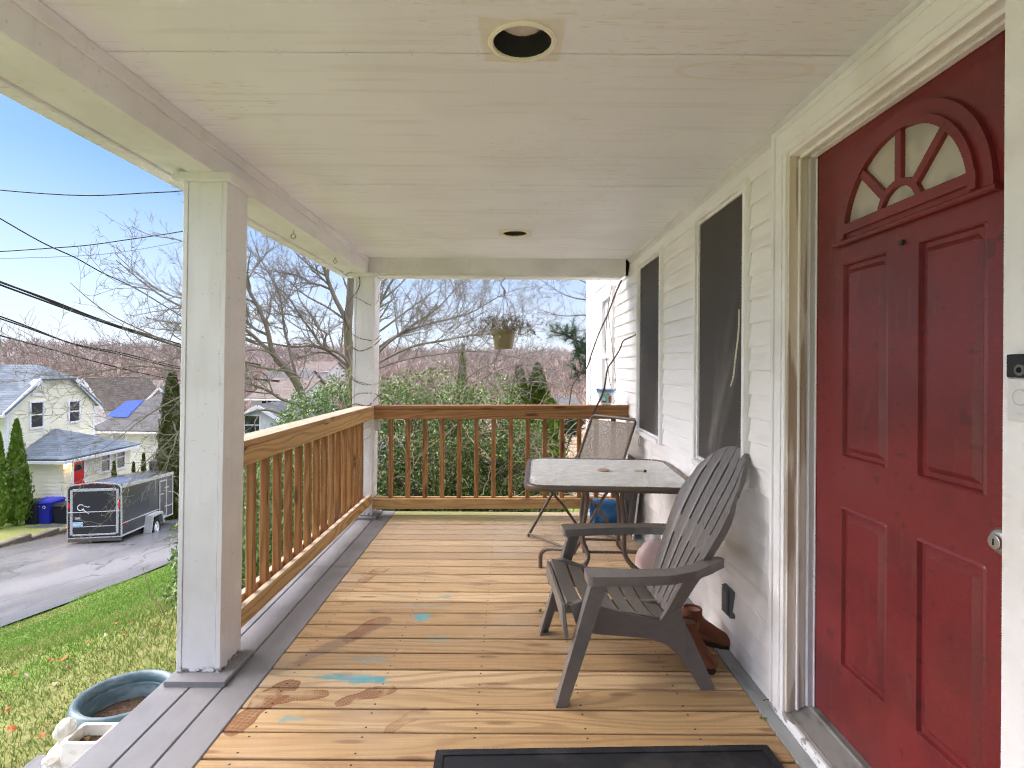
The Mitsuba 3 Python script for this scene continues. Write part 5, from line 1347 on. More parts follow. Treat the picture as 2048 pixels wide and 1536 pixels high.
# a thick fallen trunk and wild vines inside the hedge
vt = thing('vine_tangle', 'tangle of bare brown vines arching over the hedge beyond the far railing', 'vine'); g = np.random.default_rng(77); S, S2 = [], []
for i in range(260):
    x, y = -1.5 + 2.3 * g.uniform() ** 1.25, g.uniform(6.0, 7.0); o = np.array([x, y, g.uniform(-.5, .75)])
    dd = g.normal(0, 1, 3) * [1, .4, .8]; dd[2] = abs(dd[2]) * .9; dd /= np.linalg.norm(dd); L = g.uniform(.5, 1.5); q = [o]
    top = 1.30 - .22 * (x + 1.2)
    for j in range(13):
        dd = dd + g.normal(0, .2, 3) * [1, .5, 1]; dd[2] -= .11 + (.35 if q[-1][2] > top + .08 else 0); dd /= np.linalg.norm(dd); q.append(q[-1] + dd * L / 13)
    (S if i % 2 else S2).append((np.array(q), np.linspace(.0055, .0018, 14) * g.uniform(.6, 1.4), 4))
put('stems', many_tubes(S), 'm_twig_pale', vt); put('stems', many_tubes(S2), 'm_twig', vt)
for n in ('stems', 'stems_001'): tag(vt + '__' + n, kind='stuff')
lt = thing('dead_tree', 'thick dark leaning trunk low behind the left part of the far railing', 'tree trunk')
put('trunk', tube(smooth_path(pts_at([(780, 945), (810, 970), (840, 990), (880, 1035), (905, 1090)], 6.3, 6.1), 20), np.linspace(.035, .075, 20), 10), 'm_twig_dark', lt, smooth=True)

# vines round the far column and on the house wall
cv = thing('climbing_vine', 'thin wiry bare vines wound round the far porch column', 'vine')
xc0, xc1, yf = -1.392 - .004, -1.205 + .004, 4.92
def onf(px, py): q = at(px, py, 4.918); return q
for i, l in enumerate(([(705, 593), (722, 600), (735, 608), (745, 610), (752, 606), (757, 585)], [(703, 667), (718, 676), (735, 680), (748, 680), (760, 670)], [(703, 693), (720, 702), (735, 698), (748, 690), (762, 676)], [(702, 757), (722, 768), (735, 770), (750, 768), (760, 768)], [(701, 800), (715, 788), (735, 786), (750, 788), (758, 795)], [(700, 810), (715, 808), (735, 812), (748, 800), (757, 790)], [(704, 752), (712, 762), (728, 766), (737, 770)], [(716, 995), (726, 993), (738, 996), (748, 995), (756, 985)], [(690, 551), (700, 545), (714, 548), (720, 560), (713, 585), (700, 600), (690, 640), (699, 660)], [(683, 538), (687, 548), (697, 552), (707, 552)])):
    p = np.array([onf(x, y) for x, y in l]); p[:, 1] = np.where(p[:, 0] > xc1 - .006, 4.94, p[:, 1]) - .004
    put('stem', tube(smooth_path(p, 20), .0022 + .0008 * (i % 3), 5), 'm_twig_dark', cv, smooth=True)
for i, l in enumerate(([(692, 700), (704, 690), (716, 720), (698, 760), (700, 800), (697, 815)], [(700, 640), (690, 680), (702, 720), (696, 770), (704, 812)])):
    put('stem', tube(smooth_path(np.array([at(x, y, 5.02 + .05 * j) for j, (x, y) in enumerate(l)]), 24), .003, 5), 'm_twig_pale', cv, smooth=True)
# tendrils wound on balusters
bv_ = thing('tendril', 'pale dry tendril wound round the last balusters of the left railing', 'vine')
for s_, z0, z1 in ((2.50 - .068, .30, .62), (2.348 - .13, .62, .86)):
    yb = 2.58 + s_ if s_ < 2.4 else 2.58 + .068 + 15 * .152
    yb = 2.58 + .068 + (13 if z0 < .5 else 15) * .152; xb = -1.232 + .0119 * (yb - 2.58) - .0575
    t = np.linspace(0, 1, 60); a = t * (7 * PI if z0 < .5 else 5 * PI)
    put('stem', tube(np.stack([xb + .031 * np.cos(a), yb + .031 * np.sin(a), z0 + (z1 - z0) * t], 1), .0022, 5), 'm_twig_pale', bv_, smooth=True)
wv = thing('wall_vine', 'thick bare woody vine climbing beside the painted flower pot', 'vine')
put('stem', tube(smooth_path(pts_at([(1150, 960), (1160, 916), (1178, 850), (1192, 815), (1205, 788), (1212, 755), (1214, 742), (1222, 726), (1236, 705), (1243, 690), (1246, 682), (1260, 675), (1275, 667)], 4.93, 4.62), 50), np.linspace(.011, .005, 50), 8), 'm_twig_dark', wv, smooth=True)
wv2 = thing('wall_vine', 'long thin bare vine slanting from the far beam down past the corner of the house', 'vine')
put('stem', tube(smooth_path(pts_at([(1243, 560), (1228, 595), (1214, 632), (1203, 655), (1190, 688), (1181, 715), (1172, 738), (1160, 750), (1146, 770), (1140, 800), (1136, 830)], 5.25, 5.9), 40), np.linspace(.008, .005, 40), 7), 'm_twig_dark', wv2, smooth=True)
put('stem', tube(smooth_path(pts_at([(1190, 632), (1200, 625), (1207, 612), (1213, 600), (1217, 594)], 5.5, 5.4), 16), .003, 5), 'm_twig_dark', wv2, smooth=True)
wr = thing('wall_wire', 'pair of thin dark wires hanging down the house wall behind the flower pot', 'wire')
put('wire', tube(smooth_path(pts_at([(1226, 560), (1217, 610), (1212, 660), (1213, 720), (1217, 745), (1221, 773)], 5.4, 5.4), 24), .0035, 5), 'm_wire', wr, smooth=True)
put('wire', tube(smooth_path(pts_at([(1216, 625), (1222, 675), (1226, 705), (1230, 740), (1232, 790)], 5.4, 5.4), 24), .003, 5), 'm_wire', wr, smooth=True)

def pine(label, boughs, seed):
    k = thing('pine_tree', label, 'tree'); g = np.random.default_rng(seed); S, Nv = [], []
    for l, D0, D1, r in boughs:
        p = smooth_path(pts_at(l, D0, D1), 14); S.append((p, np.linspace(r, r * .35, 14), 5))
        for t in g.uniform(.15, 1, 46):
            q = p[int(t * 13)]; d = g.normal(0, 1, 3); d[2] += .5; d /= np.linalg.norm(d); L = g.uniform(.10, .32)
            tip = q + d * L; S.append((np.array([q, (q + tip) / 2 + g.normal(0, .01, 3), tip]), np.array([.006, .005, .003]), 4))
            m = 70; s_ = g.uniform(.3, 1, m)[:, None]; b = q + (tip - q) * s_
            nd = d * .8 + g.normal(0, .7, (m, 3)); nd /= np.linalg.norm(nd, axis=1, keepdims=True); e = np.cross(nd, g.normal(0, 1, (m, 3))); e /= np.linalg.norm(e, axis=1, keepdims=True)
            ln = g.uniform(.07, .13, (m, 1)); Nv.append(np.stack([b - e * .0028, b + e * .0028, b + nd * ln], 1).reshape(-1, 3))
    v = np.vstack(Nv); put('needles', (v, np.arange(len(v)).reshape(-1, 3)), 'm_pine', k); put('branches', many_tubes(S), 'm_twig_dark', k)
pine('dark green pine bough reaching past the corner of the house', [([(1230, 705), (1205, 698), (1180, 690), (1155, 682), (1135, 672), (1100, 662)], 9.2, 8.8, .03), ([(1230, 740), (1205, 728), (1180, 712), (1160, 705), (1150, 700)], 9.3, 9.0, .022), ([(1230, 770), (1205, 758), (1182, 748), (1160, 745), (1148, 748)], 9.3, 9.0, .022), ([(1225, 775), (1205, 772), (1190, 770), (1180, 772)], 9.1, 8.9, .015)], 3)
pine('sprig of pine seen between the last balusters of the far railing', [([(1165, 850), (1150, 862), (1140, 866), (1128, 868)], 8.6, 8.4, .012)], 4)

# ------------------------------------------------------------------ houses beyond the road
def roof_plane(p, th=.09):
    """p: eave start, eave end, upper end, upper start; uv in metres along and up the slope."""
    p = np.asarray(p, float); u = p[1] - p[0]; u /= np.linalg.norm(u); n = np.cross(u, p[3] - p[0]); n /= np.linalg.norm(n)
    if n[2] < 0: n = -n
    w = np.cross(n, u)
    if w[2] < 0: w = -w
    b = p - n * th; v = np.vstack([p, b]); uv = np.stack([(v - p[0]) @ u + 50, (v - p[0]) @ w + 50], 1)
    f = np.array([[0, 1, 2], [0, 2, 3], [4, 6, 5], [4, 7, 6]] + [t for i in range(4) for t in ([i, (i + 4), (i + 1) % 4 + 4], [i, (i + 1) % 4 + 4, (i + 1) % 4])])
    return v, f, uv
def tri_plane(p, th=.08): 
    p = list(p); return roof_plane([p[0], p[1], p[2], p[2] + (np.asarray(p[0], float) - p[1]) * 1e-4], th)
def far_window(par, face, c, w, h, pane='m_glass_dark', split=True):
    """face 'x': on a wall facing +x at x=c[0]; face 'y': on a wall facing -y at y=c[1]."""
    x, y, z = c
    def B(a0, a1, d0, d1, z0, z1):
        d1 += .02
        return bx(x - d0, x + d1, y + a0, y + a1, z + z0, z + z1, .004)[:2] if face == 'x' else bx(x + a0, x + a1, y - d1, y + d0, z + z0, z + z1, .004)[:2]
    k = put('window', B(-w / 2, w / 2, .03, .012, -h / 2, h / 2), pane, par)
    t = .09
    for a0, a1, z0, z1 in ((-w / 2 - t, -w / 2, -h / 2 - t, h / 2 + t), (w / 2, w / 2 + t, -h / 2 - t, h / 2 + t), (-w / 2 + .001, w / 2 - .001, h / 2, h / 2 + t - .002), (-w / 2 + .001, w / 2 - .001, -h / 2 - t + .002, -h / 2)):
        put('frame', B(a0, a1, .02, .05, z0, z1), 'm_rim', k)
    if split: put('rail', B(-w / 2 + .002, w / 2 - .002, .0, .035, -.03, .03), 'm_rim', k)
    return k
CH = thing('cream_house', 'cream house with blue grey shingle roofs and a red side door behind the trailer', 'house')
hx0, hx1 = -21.1, -19.1; gz_ = -5.6
ey0, ey1, ez = 23.5, 28.5, -.62
def wall_poly(par, pts, axis, a0, a1, m, name='wall'): return put(name, extr_axis(pts, axis, a0, a1), m, par)
def lap_courses(par, pts, face, at_, pitch=.17, proud=.022):
    """Lapped siding courses over a far wall: pts (a, z) outline, face 'x' (towards +x) or 'y' (towards -y); too fine to pick apart."""
    P = Polygon(pts); z0, z1 = P.bounds[1], P.bounds[3]; V, Fc = [], []
    for z in np.arange(z0, z1, pitch):
        g = P.intersection(sbox(-99, z + .004, 99, min(z + pitch, z1) - .004))
        if g.is_empty: continue
        zb, zt = g.bounds[1], g.bounds[3]
        lo = [p[0] for p in np.array(g.exterior.coords) if abs(p[1] - zb) < 1e-6]; hi = [p[0] for p in np.array(g.exterior.coords) if abs(p[1] - zt) < 1e-6]
        if not lo or not hi: continue
        for a, zz, d in ((min(lo), zb, 0), (max(lo), zb, 0), (max(lo), zb, proud), (min(lo), zb, proud), (max(hi), zt, .003), (min(hi), zt, .003)):
            V.append((at_ + d, a, zz) if face == 'x' else (a, at_ - d, zz))
        n = len(V) - 6; Fc += [[n, n + 1, n + 2, n + 3], [n + 3, n + 2, n + 4, n + 5]]
    k = put('siding', (np.array(V), np.array(Fc)), 'm_cream' if par.startswith('cream') else 'm_farwhite', par); tag(k, kind='stuff')

pk = (ey0 + ey1) / 2
wall_poly(CH, [(ey0, gz_), (ey1, gz_), (ey1, ez), (pk + .95, .62), (pk - .95, .62), (ey0, ez)], 'x', hx0 - .2, hx0, 'm_cream')
wall_poly(CH, [(hx0 - 9, gz_), (hx0 - .201, gz_), (hx0 - .201, ez), (hx0 - 9, ez)], 'y', ey0 + .005, ey0 + .2, 'm_cream')
wall_poly(CH, [(hx0 - 9, gz_), (hx0 - .201, gz_), (hx0 - .201, ez), (hx0 - 9, ez)], 'y', ey1 - .2, ey1 - .005, 'm_cream')
rt = 1.30
lap_courses(CH, [(ey0 + .15, gz_), (ey1 - .15, gz_), (ey1 - .15, ez), (pk + .95, .60), (pk - .95, .60), (ey0 + .15, ez)], 'x', hx0 + .001)
rf_ = put('roof', roof_plane([(hx0 - 9, ey0 - .3, ez - .12), (hx0 + .22, ey0 - .3, ez - .12), (hx0 + .22, pk - .95, .70), (hx0 - .95, pk, rt)][:2] + [(hx0 - .75, pk, rt), (hx0 - 9, pk, rt)]), 'm_shingle_blue', CH)
for e_, s_ in ((ey0 - .3, -1), (ey1 + .3, 1)): put('roof', tri_plane([(hx0 + .22, e_, ez - .12), (hx0 + .22, pk + s_ * .95, .60), (hx0 - .75, pk, rt)]), 'm_shingle_blue', CH)
put('roof', roof_plane([(hx0 - 9, ey1 + .3, ez - .12), (hx0 + .22, ey1 + .3, ez - .12), (hx0 - .75, pk, rt), (hx0 - 9, pk, rt)]), 'm_shingle_blue', CH)
put('roof', tri_plane([(hx0 + .24, pk - 1.02, .66), (hx0 + .24, pk + 1.02, .66), (hx0 - .80, pk, rt + .02)]), 'm_shingle_blue', CH)
for s in (-1, 1):
    e = ey0 - .3 if s < 0 else ey1 + .3
    put('rake_board', board((hx0 + .16, e, ez - .20), (hx0 + .20, pk + s * 1.0, .60), (0, 0, 1), .20, .05, .005)[:2], 'm_rim', CH)
put('gutter', bx(hx0 - 9, hx0 + .2, ey0 - .42, ey0 - .30, ez - .30, ez - .17, .02)[:2], 'm_rim', CH)
put('corner_board', bx(hx0 - .1, hx0 + .02, ey1 - .14, ey1 + .02, gz_, ez - .1, .004)[:2], 'm_rim', CH)
put('corner_board', bx(hx0 - .1, hx0 + .02, ey0 - .02, ey0 + .14, gz_, ez - .1, .004)[:2], 'm_rim', CH)
for px, yt, yb in ((72, 803, 856), (147, 801, 844)):
    y = 21.1 * F / (1019 - px - .6); zt, zb_ = at(px, yt, y)[2], at(px, yb, y)[2]
    far_window(CH, 'x', (hx0, y, (zt + zb_) / 2), .62 if px < 100 else .60, zt - zb_ - .1)
far_window(CH, 'x', (hx0, 25.0, .18), .42, .38, 'm_cream', False)
chm = put('chimney', bx(-24.6, -24.0, 25.6, 26.2, .9, 1.75, .02)[:2], 'm_brick_far', CH)
# single storey extension with a hipped roof
xy0, xy1, xz = 24.0, 28.25, -2.72
put('wall', bx(hx0 + .001, hx1, xy0, xy0 + .15, gz_, xz, .003)[:2], 'm_cream', CH, label='single storey front part with the red door')
put('wall', bx(hx1 - .15, hx1 - .001, xy0 + .151, xy1, gz_, xz, .003)[:2], 'm_cream', CH)
lap_courses(CH, [(hx0, gz_), (hx1, gz_), (hx1, xz - .1), (hx0, xz - .1)], 'y', xy0 - .001)
lap_courses(CH, [(xy0, gz_), (xy1, gz_), (xy1, xz - .1), (xy0, xz - .1)], 'x', hx1 + .001)
ap = (hx0 + .05, 25.95, -1.66); o_ = .30; ze = xz + .02
C1, C2, C3 = (hx1 + o_, xy0 - o_, ze), (hx1 + o_, xy1 + o_, ze), (hx0 - .1, xy0 - o_, ze)
put('roof', tri_plane([C1, C2, ap]), 'm_shingle_blue', CH); put('roof', tri_plane([C3, C1, ap]), 'm_shingle_blue', CH)
put('fascia', bx(hx1 + o_ - .06, hx1 + o_ + .02, xy0 - o_, xy1 + o_, ze - .22, ze - .09, .01)[:2], 'm_rim', CH)
put('fascia', bx(hx0, hx1 + o_ + .02, xy0 - o_ - .02, xy0 - o_ + .06, ze - .221, ze - .089, .01)[:2], 'm_rim', CH)
put('soffit', bx(hx0, hx1 + o_ - .07, xy0 - o_ + .07, xy1 + o_ - .05, ze - .125, ze - .10, .005)[:2], 'm_rim', CH)
def yx(px): return 19.1 * F / (1019 - px - 1.0)
dy0, dy1 = yx(146), yx(166.5); 
dk = put('door', bx(hx1 - .01, hx1 + .045, dy0, dy1, gz_ + .15, -3.0, .006)[:2], 'm_red_paint', CH, label='red side door with a small fanlight')
for a, b in ((dy0 - .12, dy0 - .002), (dy1 + .002, dy1 + .12)): put('frame', bx(hx1 - .01, hx1 + .06, a, b, gz_ + .12, -2.9, .005)[:2], 'm_rim', dk)
v, f = extr(half_ring(.001, .27), .02); put('fanlight', (np.stack([hx1 + .032 + v[:, 2], (dy0 + dy1) / 2 + v[:, 0], -3.36 + v[:, 1]], 1), f), 'm_glass_dark', dk)
for px, w in ((209, .52), (239.5, .52)):
    y = yx(px); far_window(CH, 'x', (hx1, y, at(px, 920 if px < 220 else 914, y)[2]), w, 1.02)
ly = dy0 - .38; lz = at(138, 925, ly)[2]
put('lamp_bracket', bx(hx1, hx1 + .12, ly - .04, ly + .04, lz + .12, lz + .20, .01)[:2], 'm_iron', CH)
lm = put('lamp', ell((hx1 + .14, ly, lz), (.07, .07, .09), 2), 'm_rim', CH, smooth=True, label='lit porch lamp beside the red door')
scene[lm]['emitter'] = {'type': 'area', 'radiance': rgb((4.5, 3.0, 1.1))}
# second house: white with a tarpaulin on its roof
WH = thing('white_house', 'white house with a blue tarpaulin on its grey roof behind the cream house', 'house')
wy = 35.0
wx0, wx1, wz = at(190, 857, wy)[0], at(420, 857, wy)[0], at(250, 860, wy)[2]
put('wall', bx(wx0, wx1, wy, wy + .2, -7, wz, .004)[:2], 'm_farwhite', WH)
put('roof', roof_plane([(wx0 - .3, wy - .4, wz), (wx1 + .3, wy - .4, wz), (wx1 + .3, wy + 4.6, wz + 3.0), (wx0 + 3.0, wy + 4.6, wz + 3.0)]), 'm_shingle_grey', WH)
put('gutter', bx(wx0 - .3, wx1 + .3, wy - .5, wy - .41, wz - .20, wz - .06, .02)[:2], 'm_rim', WH)
def on_roof(px, py):
    lo, hi = 30., 48.
    for _ in range(40):
        m = (lo + hi) / 2; q = at(px, py, m); zz = wz + (q[1] - (wy - .4)) * .6
        if (q[2] > zz): lo = m
        else: hi = m
    return at(px, py, m) + [0, 0, .05]
tq = [on_roof(212, 834), on_roof(254, 836), on_roof(288, 801), on_roof(252, 804)]
put('tarpaulin', roof_plane(tq, .03)[:2], 'm_tarp', WH, label='blue tarpaulin spread on the roof')
for px, py in ((240, 869), (322, 870)):
    q = at(px, py, wy); far_window(WH, 'y', (q[0], wy, q[2]), .75, .62, 'm_bell_grey')
q = at(322, 905, wy); far_window(WH, 'y', (q[0], wy, q[2]), .55, .5)
def gable_house(name, label, px, py_eave, py_ridge, D, hw_px, depth, matw, roofm, wins=(), axis='y', group=None, ph=None):
    """A house whose gable faces the camera (axis 'y') or whose roof slope does (axis 'x'), placed by its eave and ridge."""
    k = thing(name, label, 'house', group)
    c = at(px, py_eave, D); zr_ = at(px, py_ridge, D)[2]; hw = hw_px * D / F; x0, x1, ze_ = c[0] - hw, c[0] + hw, c[2]; zg = min(float(ground_z(c[0], D)), ze_ - 2.4) - .3
    if axis == 'y':
        put('wall', extr_axis([(x0, zg), (x1, zg), (x1, ze_), (c[0], zr_), (x0, ze_)], 'y', D, D + .2), matw, k)
        for xx in (x0, x1 - .2): put('wall', bx(xx, xx + .2, D + .201, D + depth, zg, ze_ - .02, .004)[:2], matw, k)
        for s, xe in ((-1, x0 - .3), (1, x1 + .3)):
            sl = (zr_ - ze_) / hw
            put('roof', roof_plane([(xe, D - .3, ze_ - .3 * sl + .12), (xe, D + depth, ze_ - .3 * sl + .12), (c[0], D + depth, zr_ + .12), (c[0], D - .3, zr_ + .12)]), roofm, k)
            put('rake_board', board((xe, D - .33, ze_ - .3 * sl), (c[0], D - .33, zr_), (0, 0, 1), .2, .04, .005)[:2], 'm_rim', k)
    else:
        put('wall', bx(x0, x1, D, D + .2, zg, ze_, .004)[:2], matw, k)
        put('wall', extr_axis([(D + .201, zg), (D + depth, zg), (D + depth, ze_), (D + depth / 2, zr_), (D + .201, ze_ + .1)], 'x', x0, x0 + .2), matw, k)
        put('wall', extr_axis([(D + .201, zg), (D + depth, zg), (D + depth, ze_), (D + depth / 2, zr_), (D + .201, ze_ + .1)], 'x', x1 - .2, x1), matw, k)
        put('roof', roof_plane([(x0 - .3, D - .35, ze_), (x1 + .3, D - .35, ze_), (x1 + .3, D + depth / 2, zr_ + .1), (x0 - .3, D + depth / 2, zr_ + .1)]), roofm, k)
        put('roof', roof_plane([(x0 - .3, D + depth + .35, ze_), (x1 + .3, D + depth + .35, ze_), (x1 + .3, D + depth / 2, zr_ + .1), (x0 - .3, D + depth / 2, zr_ + .1)]), roofm, k)
        put('gutter', bx(x0 - .3, x1 + .3, D - .45, D - .36, ze_ - .16, ze_ - .02, .02)[:2], 'm_rim', k)
    for wx_, wy_, ww, wh in wins:
        q = at(wx_, wy_, D); far_window(k, 'y', (q[0], D, q[2]), ww, wh)
    return k
gable_house('white_house', 'white gabled house just above the blue tarpaulin, half hidden by branches', 172, 812, 758, 46, 34, 8, 'm_farwhite', 'm_shingle_brown')
gable_house('white_house', 'white house whose gable shows at the tip of the dark cedar', 322, 805, 776, 48, 28, 9, 'm_farwhite', 'm_shingle_grey')
gable_house('brown_roofed_house', 'wide low house with a brown roof behind the blue tarpaulin', 250, 790, 764, 58, 75, 9, 'm_farwhite', 'm_shingle_brown', axis='x')
gable_house('white_house', 'white house with three windows and a brown roof seen left of the holly bush', 548, 797, 762, 42, 46, 9, 'm_farwhite', 'm_shingle_brown', ((535, 811, .8, .9), (546, 811, .8, .9), (556, 811, .8, .9)), 'x')
gable_house('white_house', 'low white gabled house just over the left railing', 520, 850, 812, 31, 60, 8, 'm_farwhite', 'm_shingle_grey', ((505, 850, .8, 1.0),))
gable_house('white_house', 'small pale house far off behind the leaning tree', 560, 768, 742, 75, 42, 9, 'm_farwhite', 'm_shingle_grey', ((545, 776, 1.0, 1.0), (575, 776, 1.0, 1.0)), 'x')
gable_house('white_house', 'pale house far off left of the tall bare tree', 628, 742, 724, 95, 28, 10, 'm_farwhite', 'm_shingle_brown', (), 'x')
gable_house('white_house', 'pale house far off beyond the pair of cedars', 1130, 812, 797, 70, 26, 9, 'm_farwhite', 'm_shingle_grey', ((1122, 818, .9, .9), (1140, 818, .9, .9)), 'x')
gable_house('brown_house', 'far house on the hillside left of the pine', 1142, 752, 744, 150, 12, 10, 'm_brick_far', 'm_shingle_brown', (), 'x')
TS = thing('tan_roofed_house', 'house with a tan shingled roof seen through the last balusters of the far railing', 'house')
put('wall', bx(1.15, 3.6, 12.2, 12.4, -4.5, -1.8, .004)[:2], 'm_farwhite', TS)
put('roof', roof_plane([(1.05, 12.0, -1.75), (3.7, 12.0, -1.75), (3.7, 14.8, -.18), (1.05, 14.8, -.18)]), 'm_shingle_tan', TS)
put('gable', extr_axis([(1.3, -.25), (2.6, -.25), (1.95, .18)], 'y', 15.0, 15.2), 'm_brick_far', TS)
put('rake_board', board((1.1, 14.95, -.32), (1.95, 14.95, .25), (0, 0, 1), .10, .04, .004)[:2], 'm_rim', TS)
put('rake_board', board((2.8, 14.95, -.32), (1.95, 14.95, .25), (0, 0, 1), .10, .04, .004)[:2], 'm_rim', TS)

# ------------------------------------------------------------------ trailer, truck, bins
TR = thing('cargo_trailer', 'black enclosed cargo trailer with aluminium trim parked on the road', 'trailer')
ta = np.array([-.19, .982, 0]); ta /= np.linalg.norm(ta); tr_ = np.array([ta[1], -ta[0], 0])       # forwards, and towards our side
TW, TLn, TH0, TH1 = 1.66, 4.4, .38, 2.22
t0 = np.array([-13.42, 19.45, 0]); tgz = float(street_z(20.6)) - .04
slope = np.array([0, 0, -.118])
def tl(m):
    """Local: x across (0 at our side, negative away), y forwards, z up from the road."""
    v = np.asarray(m[0], float); return t0 + v[:, :1] * tr_ + v[:, 1:2] * (ta + slope * .72) + np.stack([v[:, 0] * 0, v[:, 0] * 0, v[:, 2] + tgz + .10], 1), m[1]
bod = sbox(-TW, TH0, 0, TH1)
arc = [(-TW, TH1 - .16), (-TW + .06, TH1 - .05), (-TW + .2, TH1), (-TW / 2, TH1 + .07), (-.2, TH1), (-.06, TH1 - .05), (0, TH1 - .16)]
put('body', tl(extr_axis([(-TW, TH0), *arc, (0, TH0)], 'y', .0, TLn)), 'm_trailer', TR, smooth=15)
def tb(name, x0, x1, y0, y1, z0, z1, m, b=.006): return put(name, tl(bx(x0, x1, y0, y1, z0, z1, b)[:2]), m, TR)
# rear frame: hoop and ramp door
hoop = Polygon([(-TW - .012, TH0), *[(x * 1.012 - .004, z + .012) for x, z in arc], (.012, TH0)])
put('rear_hoop', tl(extr_axis(hoop.difference(hoop.buffer(-.035)), 'y', -.05, -.002)), 'm_alu', TR)
put('rear_panel', tl(extr_axis(hoop.buffer(-.036), 'y', -.03, -.003)), 'm_trailer', TR)
dx0, dx1, dz0, dz1 = -TW + .14, -.15, TH0 + .13, TH1 - .17
dd_ = put('ramp_door', tl(bx(dx0, dx1, -.045, -.031, dz0, dz1, .004)[:2]), 'm_trailer', TR)
for a, b, c_, d_ in ((dx0 - .06, dx0 + .02, dz0, dz1), (dx1 - .02, dx1 + .06, dz0, dz1)): put('trim', tl(bx(a, b, -.056, -.046, c_, d_, .004)[:2]), 'm_alu', dd_)
for c_, d_ in ((dz1 - .06, dz1 + .035), (dz0 - .035, dz0 + .02), (dz0 + .26, dz0 + .285)): put('trim', tl(bx(dx0 + .021, dx1 - .021, -.0555, -.0455, c_, d_, .004)[:2]), 'm_alu', dd_)
put('lock_bar', tl(tube([(-TW + .03, -.075, 1.28), (-.06, -.075, 1.29)], .016, 8)), 'm_alu', dd_)
an = np.linspace(.7, 5.9, 24)
put('emblem', tl(tube([(dx0 + .27 + .10 * math.cos(a), -.058, 1.44 + .10 * math.sin(a)) for a in an], .014, 6)), 'm_rim', dd_)
put('emblem', tl(tube([(dx0 + .30, -.058, 1.40), (dx0 + .42, -.058, 1.30), (dx0 + .52, -.058, 1.22)], .014, 6)), 'm_rim', dd_)
put('emblem', tl(tube([(dx0 + .36, -.058, 1.46), (dx0 + .42, -.058, 1.49), (dx0 + .46, -.058, 1.45), (dx0 + .54, -.058, 1.46)], .011, 6)), 'm_rim', dd_)
put('badge', tl(bx(dx0 + .10, dx0 + .25, -.056, -.046, 1.04, 1.11, .003)[:2]), 'm_bell_grey', dd_)
pl_ = put('number_plate', tl(bx(dx0 + .03, dx0 + .34, -.07, -.058, .80, .95, .004)[:2]), 'm_plate', TR)
for i in range(5): put('mark', tl(bx(dx0 + .07 + i * .05, dx0 + .095 + i * .05, -.0725, -.0705, .835, .90, .001)[:2]), 'm_rim', pl_)
for i, x in enumerate(np.linspace(-TW + .38, -.38, 5)): put('marker_light', tl(ell((x, -.045, TH1 - .035 + .05 * (1 - ((x + TW / 2) / .5) ** 2) ), (.045, .02, .028), 2)), 'm_lens_red', TR, smooth=True)
for x in (-TW + .05, -.075): put('tail_light', tl(ell((x, -.05, 1.50), (.035, .025, .12), 2)), 'm_lens_red', TR, smooth=True)
put('marker_light', tl(ell((-TW + .0, -.05, .76), (.03, .03, .04), 2)), 'm_lens_amber', TR, smooth=True)
put('marker_light', tl(ell((.012, .28, .80), (.02, .07, .04), 2)), 'm_lens_red', TR, smooth=True)
tb('bumper', -TW + .02, -.02, -.05, .05, TH0 - .12, TH0 - .002, 'm_kerb')
tb('roof_rail', .002, .022, .0, TLn, TH1 - .16, TH1 - .02, 'm_alu'); tb('lower_rail', .002, .018, .0, 1.75, TH0, TH0 + .06, 'm_alu'); tb('lower_rail', .002, .018, 2.75, TLn, TH0, TH0 + .06, 'm_alu')
tb('belt_trim', .002, .014, .03, 2.95, TH0 + .44, TH0 + .475, 'm_alu'); tb('belt_trim', .002, .014, 3.70, TLn, TH0 + .44, TH0 + .475, 'm_alu')
tb('front_trim', .002, .016, TLn - .09, TLn - .01, TH0, TH1 - .17, 'm_alu')
sd = put('side_door', tl(bx(.004, .016, 3.05, 3.66, TH0 + .10, TH1 - .30, .004)[:2]), 'm_trailer', TR)
for y0_, y1_, z0_, z1_ in ((3.0, 3.07, TH0 + .06, TH1 - .26), (3.64, 3.71, TH0 + .06, TH1 - .26), (3.071, 3.639, TH0 + .06, TH0 + .13), (3.071, 3.639, TH1 - .33, TH1 - .26)): put('trim', tl(bx(.006, .026, y0_, y1_, z0_, z1_, .004)[:2]), 'm_alu', sd)
for z in (TH0 + .45, TH1 - .62): put('hinge', tl(bx(.027, .042, 3.45, 3.85, z, z + .05, .01)[:2]), 'm_alu', sd)
put('latch', tl(bx(.018, .035, 3.1, 3.4, 1.38, 1.42, .01)[:2]), 'm_alu', sd)
put('marker_light', tl(ell((.02, TLn - .2, TH1 - .12), (.02, .07, .05), 2)), 'm_lens_amber', TR, smooth=True)
fd_ = Polygon([(1.62, TH0 - .25), (1.80, TH0 + .40), (2.70, TH0 + .42), (2.88, TH0 - .05), (2.80, TH0 - .05), (2.64, TH0 + .34), (1.87, TH0 + .33), (1.70, TH0 - .25)])
v, f = extr(fd_, .26); put('fender', tl((np.stack([v[:, 2] + .004, v[:, 0], v[:, 1]], 1), f)), 'm_alu', TR)
